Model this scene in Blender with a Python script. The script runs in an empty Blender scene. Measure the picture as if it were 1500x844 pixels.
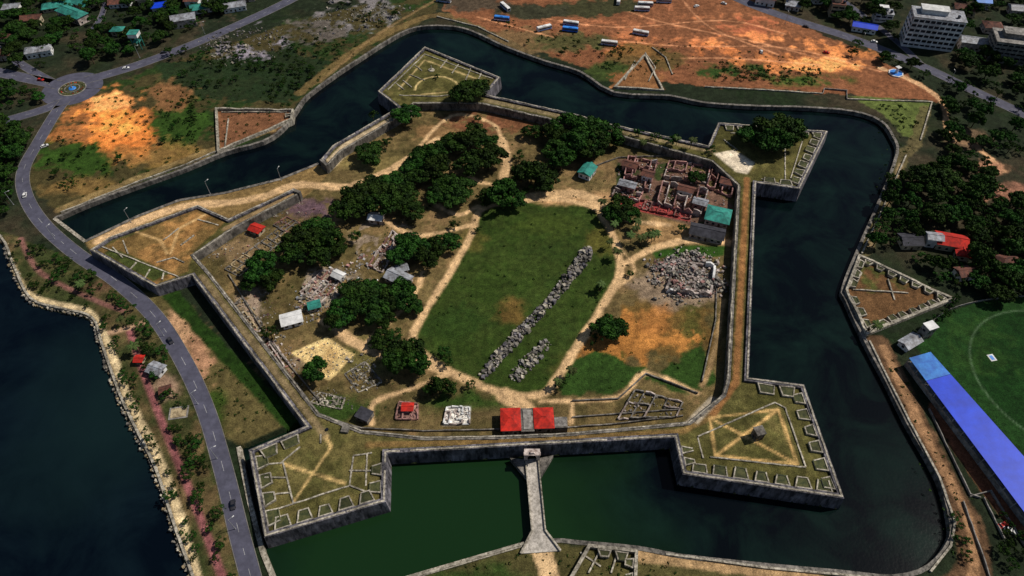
import bpy, math, random
import numpy as np
from mathutils import Vector
random.seed(7)
rng = np.random.default_rng(7)
H = 260.0; PIT = math.radians(50); SP, CP = math.sin(PIT), math.cos(PIT); F = 1000.0
# survey(): turns bearings measured on the aerial survey photo into map metres at a known height
def G(px, py, z=0.0):
    u = (px-750)/F; dv = (py-422)/F
    t = (H-z)/(SP+dv*CP)
    return (u*t, (CP-dv*SP)*t)
def GL(l, z=0.0): return [G(a, b, z) for a, b in l]
def mpp(py): return H/(SP+(py-422)/F*CP)/F
def lin(c):
    o = []
    for v in c:
        v = v/255.0
        o.append(v/12.92 if v <= .04045 else ((v+.055)/1.055)**2.4)
    return o

scene = bpy.context.scene
col = scene.collection
# ------------------------------------------------------------------ materials
def newmat(name):
    m = bpy.data.materials.new(name); m.use_nodes = True
    nt = m.node_tree; b = nt.nodes['Principled BSDF']
    return m, nt, b
def mat(name, rgb, var=0.35, scale=0.6, rough=0.85, bump=0.3, rgb2=None, stretch=None, spec=0.3, metal=0.0, blot=0.25):
    m, nt, b = newmat(name)
    c1 = lin(rgb); c2 = lin(rgb2) if rgb2 else [max(0, v*(1-var)) for v in c1]
    geo = nt.nodes.new('ShaderNodeNewGeometry')
    mp = nt.nodes.new('ShaderNodeMapping'); mp.inputs['Scale'].default_value = stretch or (1, 1, 1)
    nt.links.new(geo.outputs['Position'], mp.inputs['Vector'])
    n = nt.nodes.new('ShaderNodeTexNoise'); n.inputs['Scale'].default_value = scale; n.inputs['Detail'].default_value = 6; n.inputs['Roughness'].default_value = .7
    nt.links.new(mp.outputs[0], n.inputs['Vector'])
    r = nt.nodes.new('ShaderNodeValToRGB'); r.color_ramp.elements[0].position = .38; r.color_ramp.elements[1].position = .62
    r.color_ramp.elements[0].color = (*c2, 1); r.color_ramp.elements[1].color = (*c1, 1)
    nt.links.new(n.outputs['Fac'], r.inputs[0])
    out = r.outputs[0]
    n3 = nt.nodes.new('ShaderNodeTexNoise'); n3.inputs['Scale'].default_value = .13; n3.inputs['Detail'].default_value = 5; nt.links.new(geo.outputs['Position'], n3.inputs['Vector'])
    mr = nt.nodes.new('ShaderNodeMapRange'); mr.inputs['From Min'].default_value = .38; mr.inputs['From Max'].default_value = .62; mr.inputs['To Min'].default_value = 1-blot; mr.inputs['To Max'].default_value = 1+blot*.5
    nt.links.new(n3.outputs['Fac'], mr.inputs['Value'])
    v = nt.nodes.new('ShaderNodeVectorMath'); v.operation = 'SCALE'; nt.links.new(out, v.inputs[0]); nt.links.new(mr.outputs[0], v.inputs['Scale']); out = v.outputs[0]
    nt.links.new(out, b.inputs['Base Color'])
    b.inputs['Roughness'].default_value = rough; b.inputs['Specular IOR Level'].default_value = spec; b.inputs['Metallic'].default_value = metal
    if bump:
        bp = nt.nodes.new('ShaderNodeBump'); bp.inputs['Strength'].default_value = bump; bp.inputs['Distance'].default_value = .3
        nt.links.new(n.outputs['Fac'], bp.inputs['Height']); nt.links.new(bp.outputs[0], b.inputs['Normal'])
    return m
M = {}
M['stone'] = mat('weathered_stone', (136, 130, 122), rgb2=(58, 56, 52), scale=.45, stretch=(1, 1, .5), blot=.4)
M['stonedark'] = mat('dark_coral_stone', (122, 118, 124), rgb2=(38, 38, 44), scale=.6, stretch=(1, 1, .25), blot=.5)
M['stonelight'] = mat('pale_limestone', (190, 182, 166), rgb2=(98, 92, 78), scale=.8, blot=.4)
M['plaster'] = mat('old_plaster', (200, 188, 180), rgb2=(116, 100, 94), scale=.5, blot=.35)
M['pink'] = mat('faded_pink_plaster', (186, 140, 132), rgb2=(112, 84, 80), scale=.5, blot=.35)
M['brick'] = mat('worn_brick', (156, 110, 100), rgb2=(88, 68, 62), scale=.6, blot=.4)
M['rgrass'] = mat('rampart_grass', (80, 80, 46), rgb2=(44, 52, 28), scale=.6, blot=.4)
M['white'] = mat('white_paint', (226, 226, 224), var=.3, scale=.4, bump=0)
M['cream'] = mat('cream_paint', (184, 170, 144), var=.3, scale=.3, bump=0)
M['red'] = mat('red_roof', (206, 44, 30), rgb2=(150, 36, 28), scale=.6, bump=.1)
M['redbrick'] = mat('red_brick_paving', (150, 66, 60), rgb2=(104, 54, 52), scale=.5, blot=.4)
M['teal'] = mat('teal_roof', (52, 142, 128), rgb2=(38, 100, 94), scale=.4, bump=.1)
M['blue'] = mat('blue_roof', (18, 70, 220), rgb2=(14, 58, 194), scale=.15, bump=.05, rough=.5, blot=.1)
M['blue2'] = mat('light_blue_roof', (60, 140, 220), rgb2=(42, 105, 192), scale=.3, bump=.05, rough=.5)
M['tin'] = mat('tin_roof', (164, 168, 176), rgb2=(104, 102, 104), scale=.5, bump=.1, rough=.6)
M['tile'] = mat('clay_tile_roof', (116, 72, 58), rgb2=(70, 48, 42), scale=.5)
M['darkroof'] = mat('dark_roof', (62, 62, 70), rgb2=(38, 38, 44), scale=.4)
M['glass_and_shade'] = mat('dark_window_and_arch_shade', (26, 32, 44), var=.3, rough=.2, bump=0, spec=.5)
M['asphalt'] = mat('asphalt', (84, 84, 100), rgb2=(70, 70, 84), scale=.3, bump=.1, blot=.14)
M['paint'] = mat('road_paint', (190, 190, 188), rgb2=(120, 120, 122), scale=1.2, bump=0)
M['kerb'] = mat('kerb_concrete', (128, 124, 118), var=.4, bump=.1)
M['conc'] = mat('concrete', (152, 148, 142), rgb2=(92, 88, 84), scale=.5)
M['deck'] = mat('bridge_paving', (200, 192, 182), rgb2=(140, 134, 124), scale=.9)
M['sand'] = mat('pale_paving', (184, 166, 132), rgb2=(124, 108, 82), scale=.7)
M['bark'] = mat('bark', (78, 62, 46), var=.4, scale=2)
M['metal'] = mat('painted_metal', (150, 152, 155), var=.1, bump=0, rough=.4)
M['tyre'] = mat('tyre', (22, 22, 22), var=.1, bump=0)
def leafmat(name, a, b_):
    m, nt, b = newmat(name)
    at = nt.nodes.new('ShaderNodeAttribute'); at.attribute_name = 'Col'
    oi = nt.nodes.new('ShaderNodeObjectInfo')
    mx = nt.nodes.new('ShaderNodeMix'); mx.data_type = 'RGBA'
    mx.inputs['A'].default_value = (*lin(a), 1); mx.inputs['B'].default_value = (*lin(b_), 1)
    nt.links.new(at.outputs['Fac'], mx.inputs['Factor'])
    hs = nt.nodes.new('ShaderNodeHueSaturation')
    mr = nt.nodes.new('ShaderNodeMapRange'); mr.inputs['To Min'].default_value = .6; mr.inputs['To Max'].default_value = 1.3
    nt.links.new(oi.outputs['Random'], mr.inputs['Value']); nt.links.new(mr.outputs[0], hs.inputs['Value'])
    mr2 = nt.nodes.new('ShaderNodeMapRange'); mr2.inputs['To Min'].default_value = .485; mr2.inputs['To Max'].default_value = .53
    nt.links.new(oi.outputs['Random'], mr2.inputs['Value']); nt.links.new(mr2.outputs[0], hs.inputs['Hue'])
    nt.links.new(mx.outputs['Result'], hs.inputs['Color']); nt.links.new(hs.outputs[0], b.inputs['Base Color'])
    b.inputs['Roughness'].default_value = .75; b.inputs['Specular IOR Level'].default_value = .1
    return m
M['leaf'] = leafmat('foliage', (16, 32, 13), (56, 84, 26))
M['palm'] = leafmat('palm_foliage', (36, 52, 24), (86, 98, 52))

# ------------------------------------------------------------------ mesh builder
class MB:
    def __init__(s): s.v = []; s.f = []; s.m = []
    def add(s, vs, fs, mi=0):
        o = len(s.v); s.v += [tuple(p) for p in vs]
        for i, f in enumerate(fs):
            s.f.append([a+o for a in f]); s.m.append(mi[i] if isinstance(mi, list) else mi)
    def box(s, cx, cy, z0, sx, sy, h, rot=0, mi=0, top=1.0):
        c, q = math.cos(rot), math.sin(rot); vs = []
        for z, k in ((z0, 1), (z0+h, top)):
            for a, b in ((-1, -1), (1, -1), (1, 1), (-1, 1)):
                x = a*sx/2*k; y = b*sy/2*k
                vs.append((cx+x*c-y*q, cy+x*q+y*c, z))
        s.add(vs, [[0, 3, 2, 1], [4, 5, 6, 7], [0, 1, 5, 4], [1, 2, 6, 5], [2, 3, 7, 6], [3, 0, 4, 7]], mi)
    def stone(s, x, y, z, r, mi=0):
        vs = []; a = random.random()*6.28; sx, sy, sz = [r*random.uniform(.6, 1.3) for _ in range(3)]
        tx = random.uniform(-.3, .3)
        for dz in (-1, 1):
            for k in range(4):
                an = a+k*1.5708+random.uniform(-.25, .25)
                q = random.uniform(.75, 1.1)*(.8 if dz > 0 else 1)
                vs.append((x+math.cos(an)*sx*q, y+math.sin(an)*sy*q, z+dz*sz*.5+sz*.35+tx*math.cos(an)*sx))
        s.add(vs, [[0, 3, 2, 1], [4, 5, 6, 7], [0, 1, 5, 4], [1, 2, 6, 5], [2, 3, 7, 6], [3, 0, 4, 7]], mi)
    def cyl(s, x, y, z0, r0, r1, h, n=8, mi=0, dx=0, dy=0):
        vs = []
        for k in range(n): a = k*2*math.pi/n; vs.append((x+math.cos(a)*r0, y+math.sin(a)*r0, z0))
        for k in range(n): a = k*2*math.pi/n; vs.append((x+dx+math.cos(a)*r1, y+dy+math.sin(a)*r1, z0+h))
        fs = [[k, (k+1) % n, n+(k+1) % n, n+k] for k in range(n)]+[list(range(n, 2*n))]
        s.add(vs, fs, mi)
    def wall(s, pts, right, left, z0, z1, mi=0, closed=False, step=0, jit=0, batr=0, batl=0):
        if step: pts = resample(pts, step, closed)
        n = len(pts)
        RT = offs(pts, right, closed); LT = offs(pts, -left, closed)
        RB = offs(pts, right+batr, closed) if batr else RT; LB = offs(pts, -left-batl, closed) if batl else LT
        vs = []
        for i in range(n):
            zt = z1-(random.random()**2)*jit
            vs += [(*RB[i], z0), (*RT[i], zt), (*LT[i], zt), (*LB[i], z0)]
        fs = []
        for i in range(n if closed else n-1):
            a = i*4; b = ((i+1) % n)*4
            for k in range(3): fs.append([a+k, a+k+1, b+k+1, b+k])
        if not closed: fs += [[0, 3, 2, 1], [(n-1)*4+k for k in range(4)]]
        s.add(vs, fs, mi)
    def obj(s, name, mats, parent=None, smooth=False):
        me = bpy.data.meshes.new(name); me.from_pydata(s.v, [], s.f)
        for m in mats: me.materials.append(M[m] if isinstance(m, str) else m)
        me.polygons.foreach_set('material_index', s.m)
        me.update()
        o = bpy.data.objects.new(name, me); col.objects.link(o)
        if parent: o.parent = parent
        return o
def resample(pts, step, closed=False):
    o = []; n = len(pts)
    for i in range(n if closed else n-1):
        a = pts[i]; b = pts[(i+1) % n]; L = math.dist(a, b); k = max(1, int(L/step))
        for j in range(k): t = j/k; o.append((a[0]+(b[0]-a[0])*t, a[1]+(b[1]-a[1])*t))
    if not closed: o.append(pts[-1])
    return o
def offs(pts, d, closed=False):
    n = len(pts); o = []
    for i in range(n):
        ns = []
        for a, b in ((i-1, i), (i, i+1)):
            if not closed and (a < 0 or b >= n): continue
            p = pts[a % n]; q = pts[b % n]; L = math.dist(p, q) or 1
            ns.append(((q[1]-p[1])/L, -(q[0]-p[0])/L))
        if len(ns) == 1: nx, ny = ns[0]; k = 1
        else:
            nx = ns[0][0]+ns[1][0]; ny = ns[0][1]+ns[1][1]; L = math.hypot(nx, ny) or 1; nx /= L; ny /= L
            k = 1/max(.4, nx*ns[0][0]+ny*ns[0][1])
        o.append((pts[i][0]+nx*d*k, pts[i][1]+ny*d*k))
    return o
def smooth(pts, n=6, closed=False):
    o = []; N = len(pts)
    for i in range(N if closed else N-1):
        g = lambda k: pts[k % N] if closed else pts[max(0, min(N-1, k))]
        p0, p1, p2, p3 = g(i-1), g(i), g(i+1), g(i+2)
        for j in range(n):
            t = j/n
            o.append(tuple(.5*((2*p1[c])+(-p0[c]+p2[c])*t+(2*p0[c]-5*p1[c]+4*p2[c]-p3[c])*t*t+(-p0[c]+3*p1[c]-3*p2[c]+p3[c])*t**3) for c in (0, 1)))
    if not closed: o.append(pts[-1])
    return o
def inpoly(p, poly):
    x, y = p; r = False
    for i in range(len(poly)):
        a = poly[i]; b = poly[i-1]
        if (a[1] > y) != (b[1] > y) and x < (b[0]-a[0])*(y-a[1])/(b[1]-a[1])+a[0]: r = not r
    return r
def strip(mb, pts, w, z, mi=0):
    R = offs(pts, w/2); L = offs(pts, -w/2); vs = []
    for a, b in zip(R, L): vs += [(*a, z), (*b, z)]
    mb.add(vs, [[i*2, i*2+2, i*2+3, i*2+1] for i in range(len(pts)-1)], mi)

# ------------------------------------------------------------------ layout (metres, from survey)
ZR = 5.0; ZP = 6.2; ZW = -2.5
OUTp = [(470,233),(487,213),(583,157),(553,134),(622,68),(733,113),(712,138),(845,167),(880,178),(1037,213),(1052,179),(1213,192),
 (1172,277),(1108,268),(1097,553),(1178,563),(1237,730),(1000,695),(988,641),(567,664),(565,735),(387,788),(364,659),(447,624),
 (281,404),(227,421),(131,366),(160,347),(290,300),(335,320),(428,277)]
INNp = [(440,284),(345,334),(285,374),(308,400),(468,605),(530,630),(625,640),(735,638),(830,634),(1008,618),(1058,578),(1064,556),
 (1080,272),(1042,237),(880,192),(706,153),(606,152),(600,163),(500,222),(480,244)]
OUT = GL(OUTp, ZP); INN = GL(INNp, ZR)
RING = OUT+INN
MO = smooth(GL([(768,797),(815,792),(850,795),(935,803),(1000,815),(1120,828),(1230,838),(1310,845),(1360,830),(1390,795),(1393,765),(1375,700),(1330,620),(1300,560),
 (1268,500),(1240,440),(1235,422),(1255,370),(1290,290),(1314,225),(1308,200),(1290,177),(1250,163),(1180,157),(1100,155),(1030,150),
 (980,140),(900,135),(850,105),(800,90),(740,68),(690,45),(655,38),(610,40),(575,55),(520,90),(490,110),(450,140),(435,160),(415,187),
 (385,207),(330,222),(270,247),(200,272),(130,298),(80,320)]), 3)
MOa = GL([(350,655),(365,730),(385,808),(402,850),(420,905),(600,846),(768,797)])
MOb = GL([(80,320),(125,354)])
MOAT = MO+MOb[1:]+GL([(300,350),(460,600),(430,624)])+MOa[:-1]
BERM = GL([(125,354),(200,318),(262,294),(330,283),(410,263),(467,240),(490,262),(430,300),(290,330),(140,385)])
SEA = smooth(GL([(-60,300),(0,345),(20,388),(45,437),(90,452),(135,465),(150,505),(175,575),(198,625),(228,685),(258,775),(285,850),(320,960)]), 4)
LAG = [(-3000, 1200)]+[(-700, 420)]+SEA+[(-110, -200), (-3000, -1500)]

# ------------------------------------------------------------------ ground sheet
RES = 0.88
xs = np.concatenate([[-4000, -2000, -1000, -600], np.arange(-430, 431, RES), [600, 1000, 2000, 4000]])
ys = np.concatenate([[-2000, -600, -100, 0], np.arange(40, 570, RES), [650, 800, 1200, 2000, 5000]])
NX, NY = len(xs), len(ys)
X, Y = np.meshgrid(xs, ys)
def vnoise(sc, seed):
    r = np.random.default_rng(seed); lat = r.random((256, 256))
    u = (X/sc) % 256; v = (Y/sc) % 256
    i = np.floor(u).astype(int); j = np.floor(v).astype(int); fu = u-i; fv = v-j
    fu = fu*fu*(3-2*fu); fv = fv*fv*(3-2*fv); i %= 256; j %= 256; i2 = (i+1) % 256; j2 = (j+1) % 256
    return (lat[j, i]*(1-fu)+lat[j, i2]*fu)*(1-fv)+(lat[j2, i]*(1-fu)+lat[j2, i2]*fu)*fv
def fbm(sc, seed, o=4):
    s = 0; a = 1; t = 0
    for k in range(o): s = s+a*vnoise(sc/2**k, seed+k); t += a; a *= .65
    return (s/t-.5)*2
N1 = fbm(6, 1); N2 = fbm(22, 11, 5); N3 = fbm(70, 21, 5); N4 = fbm(2.5, 31, 2)
C = np.zeros((NY, NX, 3)); Z = np.zeros((NY, NX))
def win(pts, m):
    a = np.array(pts)
    i0 = max(0, np.searchsorted(xs, a[:, 0].min()-m)); i1 = min(NX, np.searchsorted(xs, a[:, 0].max()+m)+1)
    j0 = max(0, np.searchsorted(ys, a[:, 1].min()-m)); j1 = min(NY, np.searchsorted(ys, a[:, 1].max()+m)+1)
    return slice(j0, j1), slice(i0, i1)
def segd(x, y, a, b):
    dx, dy = b[0]-a[0], b[1]-a[1]; L = dx*dx+dy*dy or 1e-9
    t = np.clip(((x-a[0])*dx+(y-a[1])*dy)/L, 0, 1)
    return np.hypot(x-a[0]-t*dx, y-a[1]-t*dy)
def psdf(pts, m=12):
    w = win(pts, m); x = X[w]; y = Y[w]; ins = np.zeros(x.shape, bool); d = np.full(x.shape, 1e9)
    for i in range(len(pts)):
        a = pts[i-1]; b = pts[i]
        if a[1] != b[1]:
            ins ^= ((a[1] > y) != (b[1] > y)) & (x < (b[0]-a[0])*(y-a[1])/(b[1]-a[1])+a[0])
        d = np.minimum(d, segd(x, y, a, b))
    return w, np.where(ins, d, -d)
def ss(a, lo, hi):
    t = np.clip((a-lo)/(hi-lo), 0, 1); return t*t*(3-2*t)
def put(w, k, c):
    C[w] = C[w]*(1-k[..., None])+np.array(lin(c))*k[..., None]
def ppoly(pts, c, soft=.7, jit=0, alpha=1, z=0, patch=0, world=False):
    P = pts if world else GL(pts, z)
    w, d = psdf(P, 6+abs(jit)*1.5)
    k = ss(d+jit*(N2[w]*.9+N1[w]*.8), -soft, soft)*alpha
    if patch: k = k*ss(N1[w]*.6+N2[w]*.8, -patch, patch+.15)
    put(w, k, c)
def ppath(pts, wd, c, soft=.6, jit=0, alpha=1, z=0, sm=4, world=False):
    P = pts if world else GL(pts, z)
    if sm: P = smooth(P, sm)
    for_w = win(P, wd+4); d = np.full(X[for_w].shape, 1e9)
    for a, b in zip(P[:-1], P[1:]):
        w2 = win([a, b], wd+4)
        sub = (slice(w2[0].start-for_w[0].start, w2[0].stop-for_w[0].start), slice(w2[1].start-for_w[1].start, w2[1].stop-for_w[1].start))
        d[sub] = np.minimum(d[sub], segd(X[w2], Y[w2], a, b))
    k = ss(wd/2-d+jit*N1[for_w], -soft, soft)*alpha
    put(for_w, k, c)
def blob(px, py, rx, ry, c, jit=8, alpha=1, patch=0, z=0):
    ppoly([(px+rx*math.cos(a*.5236), py+ry*math.sin(a*.5236)) for a in range(12)], c, soft=3.5, jit=jit*1.25, alpha=alpha, patch=patch, z=z)
full = (slice(0, NY), slice(0, NX))
put(full, np.ones((NY, NX)), (38, 46, 32))
put(full, ss(N3+N2*.5, 0, .5)*.8, (64, 56, 44))
put(full, ss(N2, 0.1, .4)*.6, (30, 46, 24))
# outer fields
ppoly([(60,200),(105,150),(200,110),(430,30),(560,0),(640,-30),(640,20),(610,40),(520,90),(440,150),(415,185),(90,318),(40,270)], (72,66,42), jit=4)
ppoly([(60,200),(105,150),(200,110),(430,30),(560,0),(640,0),(520,90),(415,185),(90,318)], (42,58,28), jit=6, patch=.05)
ppoly([(240,95),(420,70),(480,90),(440,140),(420,150),(310,145),(240,140)], (36,50,30), jit=8, alpha=.9)
blob(165,190,80,50,(150,100,60),jit=14,alpha=.9); blob(168,188,52,38,(206,132,70),jit=12); blob(190,205,45,20,(206,130,68),jit=8); blob(165,150,35,12,(224,156,98),jit=6); blob(175,180,30,18,(234,154,82),jit=8); blob(200,215,30,8,(214,120,56),jit=6)
blob(110,235,55,25,(50,72,28),jit=10,patch=.0); blob(260,180,35,45,(52,74,30),jit=10,patch=0); blob(230,225,70,20,(132,104,62),jit=8,alpha=.7); blob(250,140,30,20,(116,86,58),jit=8,patch=0)
blob(120,275,60,15,(122,98,60),jit=6,alpha=.7); blob(375,180,45,18,(110,78,56),jit=6)
blob(355,60,60,22,(130,124,132),jit=12,patch=.1); blob(520,22,60,22,(112,108,108),jit=14,patch=.1); blob(460,45,40,15,(90,84,78),jit=10,patch=.1); blob(300,30,40,10,(84,72,60),jit=8,patch=.1)
ppath([(85,308),(200,262),(330,212),(400,190)],5,(128,110,76),jit=1.5,alpha=.8)
ppath([(440,135),(520,75),(575,45),(640,22),(700,35),(760,58),(840,90)],7,(114,96,64),jit=2,alpha=.75)
ppath([(470,120),(540,60),(600,22),(640,0)],2.5,(128,106,76),jit=1,alpha=.6)
ppoly([(650,-40),(1060,-30),(1180,40),(1320,100),(1385,150),(1100,128),(1000,125),(900,118),(850,98),(740,56),(650,15)], (120,82,58), jit=5)
blob(1000,45,150,26,(170,112,76),jit=16,patch=.2); blob(1180,85,120,16,(190,126,78),jit=10,patch=.3); blob(880,20,120,22,(148,100,72),jit=14,patch=.15); blob(780,60,90,20,(104,88,62),jit=10,alpha=.8)
blob(1210,95,60,9,(220,150,94),jit=8); blob(1000,75,110,9,(194,122,74),jit=8,alpha=.8,patch=.2); blob(1080,40,60,14,(150,92,66),jit=10,patch=.1); blob(1120,60,80,8,(208,138,88),jit=8,alpha=.7,patch=.1)
for p in [[(760,20),(900,40),(1060,30),(1150,50)],[(860,55),(1000,68),(1150,70),(1290,105)],[(880,0),(960,30),(1100,60),(1200,85)],[(700,25),(800,52),(900,75)],[(1000,0),(1040,40),(1140,80)],[(900,90),(1050,85),(1200,95)]]:
    ppath(p, 1.6, (206,152,114), jit=.9, alpha=.55); ppath([(a+4, b+5) for a, b in p], 1.0, (90,68,54), jit=.8, alpha=.4)
blob(860,12,90,12,(60,60,40),jit=10,patch=0); blob(770,15,60,12,(56,56,42),jit=10,patch=0); blob(840,60,60,14,(76,74,46),jit=8,patch=0); blob(1080,105,70,14,(50,70,32),jit=8,patch=-.2)
blob(1180,118,80,10,(62,82,36),jit=6,patch=-.3); blob(950,85,60,18,(88,78,46),jit=8,alpha=.8); blob(890,105,35,10,(62,74,38),jit=6); blob(930,115,45,12,(136,96,62),jit=6,patch=-.1); blob(700,5,50,14,(76,66,54),jit=8)
ppoly([(1240,140),(1365,150),(1345,205),(1320,200),(1290,165)], (86,96,52), jit=3)
ppath([(1290,100),(1340,120),(1380,150),(1392,200),(1430,215),(1470,250)],4,(180,146,112),jit=1.5)
blob(1455,245,22,9,(150,114,90),jit=5); blob(1480,280,40,15,(136,100,82),jit=8,alpha=.9); blob(1420,205,30,14,(112,92,74),jit=6,alpha=.7)
ppath([(1355,160),(1340,210),(1322,230),(1300,290),(1265,370)],7,(92,84,58),jit=2,alpha=.8)
ppath([(1320,240),(1300,300),(1275,360)],2.5,(140,122,94),jit=.8,alpha=.8)
# ravelin interiors
ppoly([(1250,375),(1400,438),(1270,488),(1238,425)],(100,76,52),jit=1); ppoly([(1255,385),(1350,420),(1270,430)],(76,78,42),jit=2,patch=.1)
ppoly([(318,160),(322,218),(425,174),(428,162)],(112,80,58),jit=1.5); ppoly([(895,128),(945,78),(975,132)],(124,90,60),jit=2)
# east strip, stadium
ppath([(1285,505),(1320,580),(1360,660),(1400,735),(1425,790),(1420,850),(1380,880)],12,(92,72,54),jit=2)
ppath([(1295,510),(1325,575),(1362,650),(1400,720),(1425,780),(1425,850)],4,(142,112,84),jit=1)
ppath([(1375,600),(1430,690),(1500,780)],7,(124,82,60),jit=1.5)
ppoly([(1335,505),(1380,458),(1440,440),(1520,432),(1620,440),(1620,760),(1520,690),(1400,560)], (34,62,28), jit=1)
cc = G(1560, 556); rr = math.dist(cc, G(1425, 540))
ppoly([(cc[0]+rr*math.cos(a*.1309), cc[1]+rr*math.sin(a*.1309)) for a in range(48)], (26,54,22), world=True); ppoly([(1380,458),(1500,440),(1520,560),(1400,540)], (44,68,30), jit=4, patch=.1, alpha=.6)
ppath([(cc[0]+rr*math.cos(a*.1309), cc[1]+rr*math.sin(a*.1309)) for a in range(49)], .6, (110,130,104), world=True, sm=0, alpha=.45)
# south bank
ppoly([(600,850),(768,799),(815,795),(850,797),(1000,818),(1230,842),(1390,850),(1400,950),(560,950)], (78,74,46), jit=2)
ppath([(940,815),(1050,830),(1200,848)],4,(150,126,94),jit=1)
blob(700,850,70,16,(52,68,32),jit=6)
ppath([(790,800),(800,825),(810,860)],7,(184,158,122),jit=1)
# DE ditch field + promenade
ppoly([(205,428),(245,435),(430,618),(352,652),(330,640),(300,575),(265,515)], (92,84,54), jit=1.5)
blob(290,510,28,45,(154,120,94),jit=8); blob(340,575,28,38,(132,104,78),jit=9,patch=.1); blob(262,480,18,30,(166,134,104),jit=6); blob(320,600,18,30,(60,76,32),jit=6,patch=0)
ppath([(250,432),(330,520),(430,620)],7,(38,60,22),jit=1.5)
ppoly([(-40,320),(30,350),(110,378),(200,440),(258,525),(300,620),(330,720),(352,850),(280,850),(225,680),(150,500),(135,462),(45,435),(0,345)], (60,66,38), jit=1)
ppoly([(0,340),(110,378),(200,440),(258,525),(352,850),(280,850),(150,500),(45,435)], (40,60,26), jit=3, patch=.1)
ppoly([(0,340),(110,378),(200,440),(258,525),(352,850),(280,850),(150,500),(45,435)], (96,82,58), jit=3, patch=.35)
ppath([(190,485),(215,560),(250,650),(290,750),(325,844)],3,(128,84,84),jit=.2)
ppath([(150,490),(190,480),(215,470)],3,(156,130,106)); ppath([(30,350),(60,400),(140,440),(180,455)],2.6,(120,86,80),alpha=.9)
blob(245,565,18,22,(138,116,98),jit=4); blob(130,420,30,8,(108,80,68),jit=4,alpha=.5)
ppath([(x, y) for x, y in [(12,380),(38,430),(85,446),(130,458),(157,503),(182,573),(206,622),(236,682),(266,770),(290,850)]],3.6,(186,168,134),jit=.6)
# berm path
ppoly([(125,354),(200,318),(262,294),(330,283),(410,263),(467,240),(490,262),(430,300),(290,330),(140,385)], (122,102,68), jit=1)
# ---- fort interior
INT = INN
ppoly(INT, (86,78,50), soft=1, world=True)
ppoly(INT, (56,70,32), jit=6, patch=.05, world=True, alpha=.9)
ppoly(INT, (128,104,76), jit=6, patch=.4, world=True, alpha=.8)
oval = [(768,292),(820,292),(868,303),(885,322),(903,360),(908,400),(888,440),(850,500),(812,560),(792,578),(745,578),(700,563),(650,540),(612,512),(605,490),(627,450),(662,395),(692,340),(706,306)]
ppoly(oval, (52,68,28), soft=1); ppoly(oval, (78,78,40), jit=3, patch=.2, alpha=.6); ppoly(oval, (38,60,24), jit=3, patch=.3, alpha=.7)
blob(750,455,16,14,(112,84,50),jit=5,alpha=.6); blob(690,350,22,14,(92,84,44),jit=6,alpha=.6); blob(880,350,18,20,(94,88,44),jit=5,alpha=.7); blob(660,480,30,25,(40,60,24),jit=8,alpha=.6); blob(840,540,30,16,(88,84,44),jit=6,alpha=.6); blob(800,330,50,14,(64,76,32),jit=6,alpha=.7)
blob(990,480,70,58,(104,84,48),jit=12); blob(920,505,52,26,(144,102,56),jit=12,patch=0); blob(1000,420,66,32,(130,114,96),jit=7); blob(985,500,42,10,(178,126,70),jit=10,alpha=.8); blob(1015,470,20,40,(74,76,38),jit=8,alpha=.8,patch=-.1); blob(960,470,18,16,(152,106,60),jit=8,alpha=.8)
ppoly([(830,545),(870,520),(960,545),(1030,500),(1045,560),(1000,575),(940,550),(900,580),(820,580)], (48,70,30), jit=4); blob(880,520,35,25,(60,76,34),jit=6,patch=-.1)
ppoly([(950,360),(1065,360),(1062,375),(960,380)],(50,76,30),jit=2)
blob(970,340,45,20,(140,114,80),jit=8); blob(840,290,60,10,(168,136,100),jit=4); blob(700,180,60,20,(114,80,58),jit=8,patch=-.2); blob(640,195,40,14,(122,98,68),jit=6); blob(770,180,40,12,(108,76,54),jit=8,patch=0)
blob(560,240,60,14,(116,104,68),jit=6); blob(460,305,50,16,(96,78,84),jit=8,patch=-.2); blob(350,370,40,22,(122,104,78),jit=6); blob(550,520,60,22,(98,96,56),jit=8,alpha=.7)
blob(500,600,60,25,(54,72,32),jit=8); blob(680,590,70,14,(52,70,30),jit=6); blob(560,350,50,30,(132,118,102),jit=8,patch=-.1); blob(480,420,50,30,(140,128,114),jit=10,patch=-.1)
blob(370,450,26,36,(144,128,112),jit=8,patch=-.2); blob(420,530,30,30,(130,114,92),jit=8,patch=-.1); blob(740,610,90,10,(90,78,54),jit=4)
ppoly([(428,517),(480,494),(518,520),(482,558)], (204,180,130), jit=.8, soft=.6); ppoly([(436,518),(478,500),(505,520),(480,548)], (160,134,92), jit=1, alpha=.8, patch=.05)
ppoly([(905,232),(1000,240),(1075,300),(1060,345),(905,300)], (104,82,70), jit=2); ppoly([(905,232),(1000,240),(1075,300),(1060,345),(905,300)], (52,62,34), jit=2, patch=.1); ppoly([(900,302),(910,285),(1015,310),(1010,325)], (140,64,62), jit=.8)
ppoly([(650,622),(688,622),(688,597),(655,597)],(200,196,188),jit=.6); ppoly([(580,615),(612,615),(612,592),(585,590)],(150,120,112),jit=.6)
PATH = (182,154,118)
ppath(oval+[oval[0]], 3.8, PATH, jit=.9, soft=.9)
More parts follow.
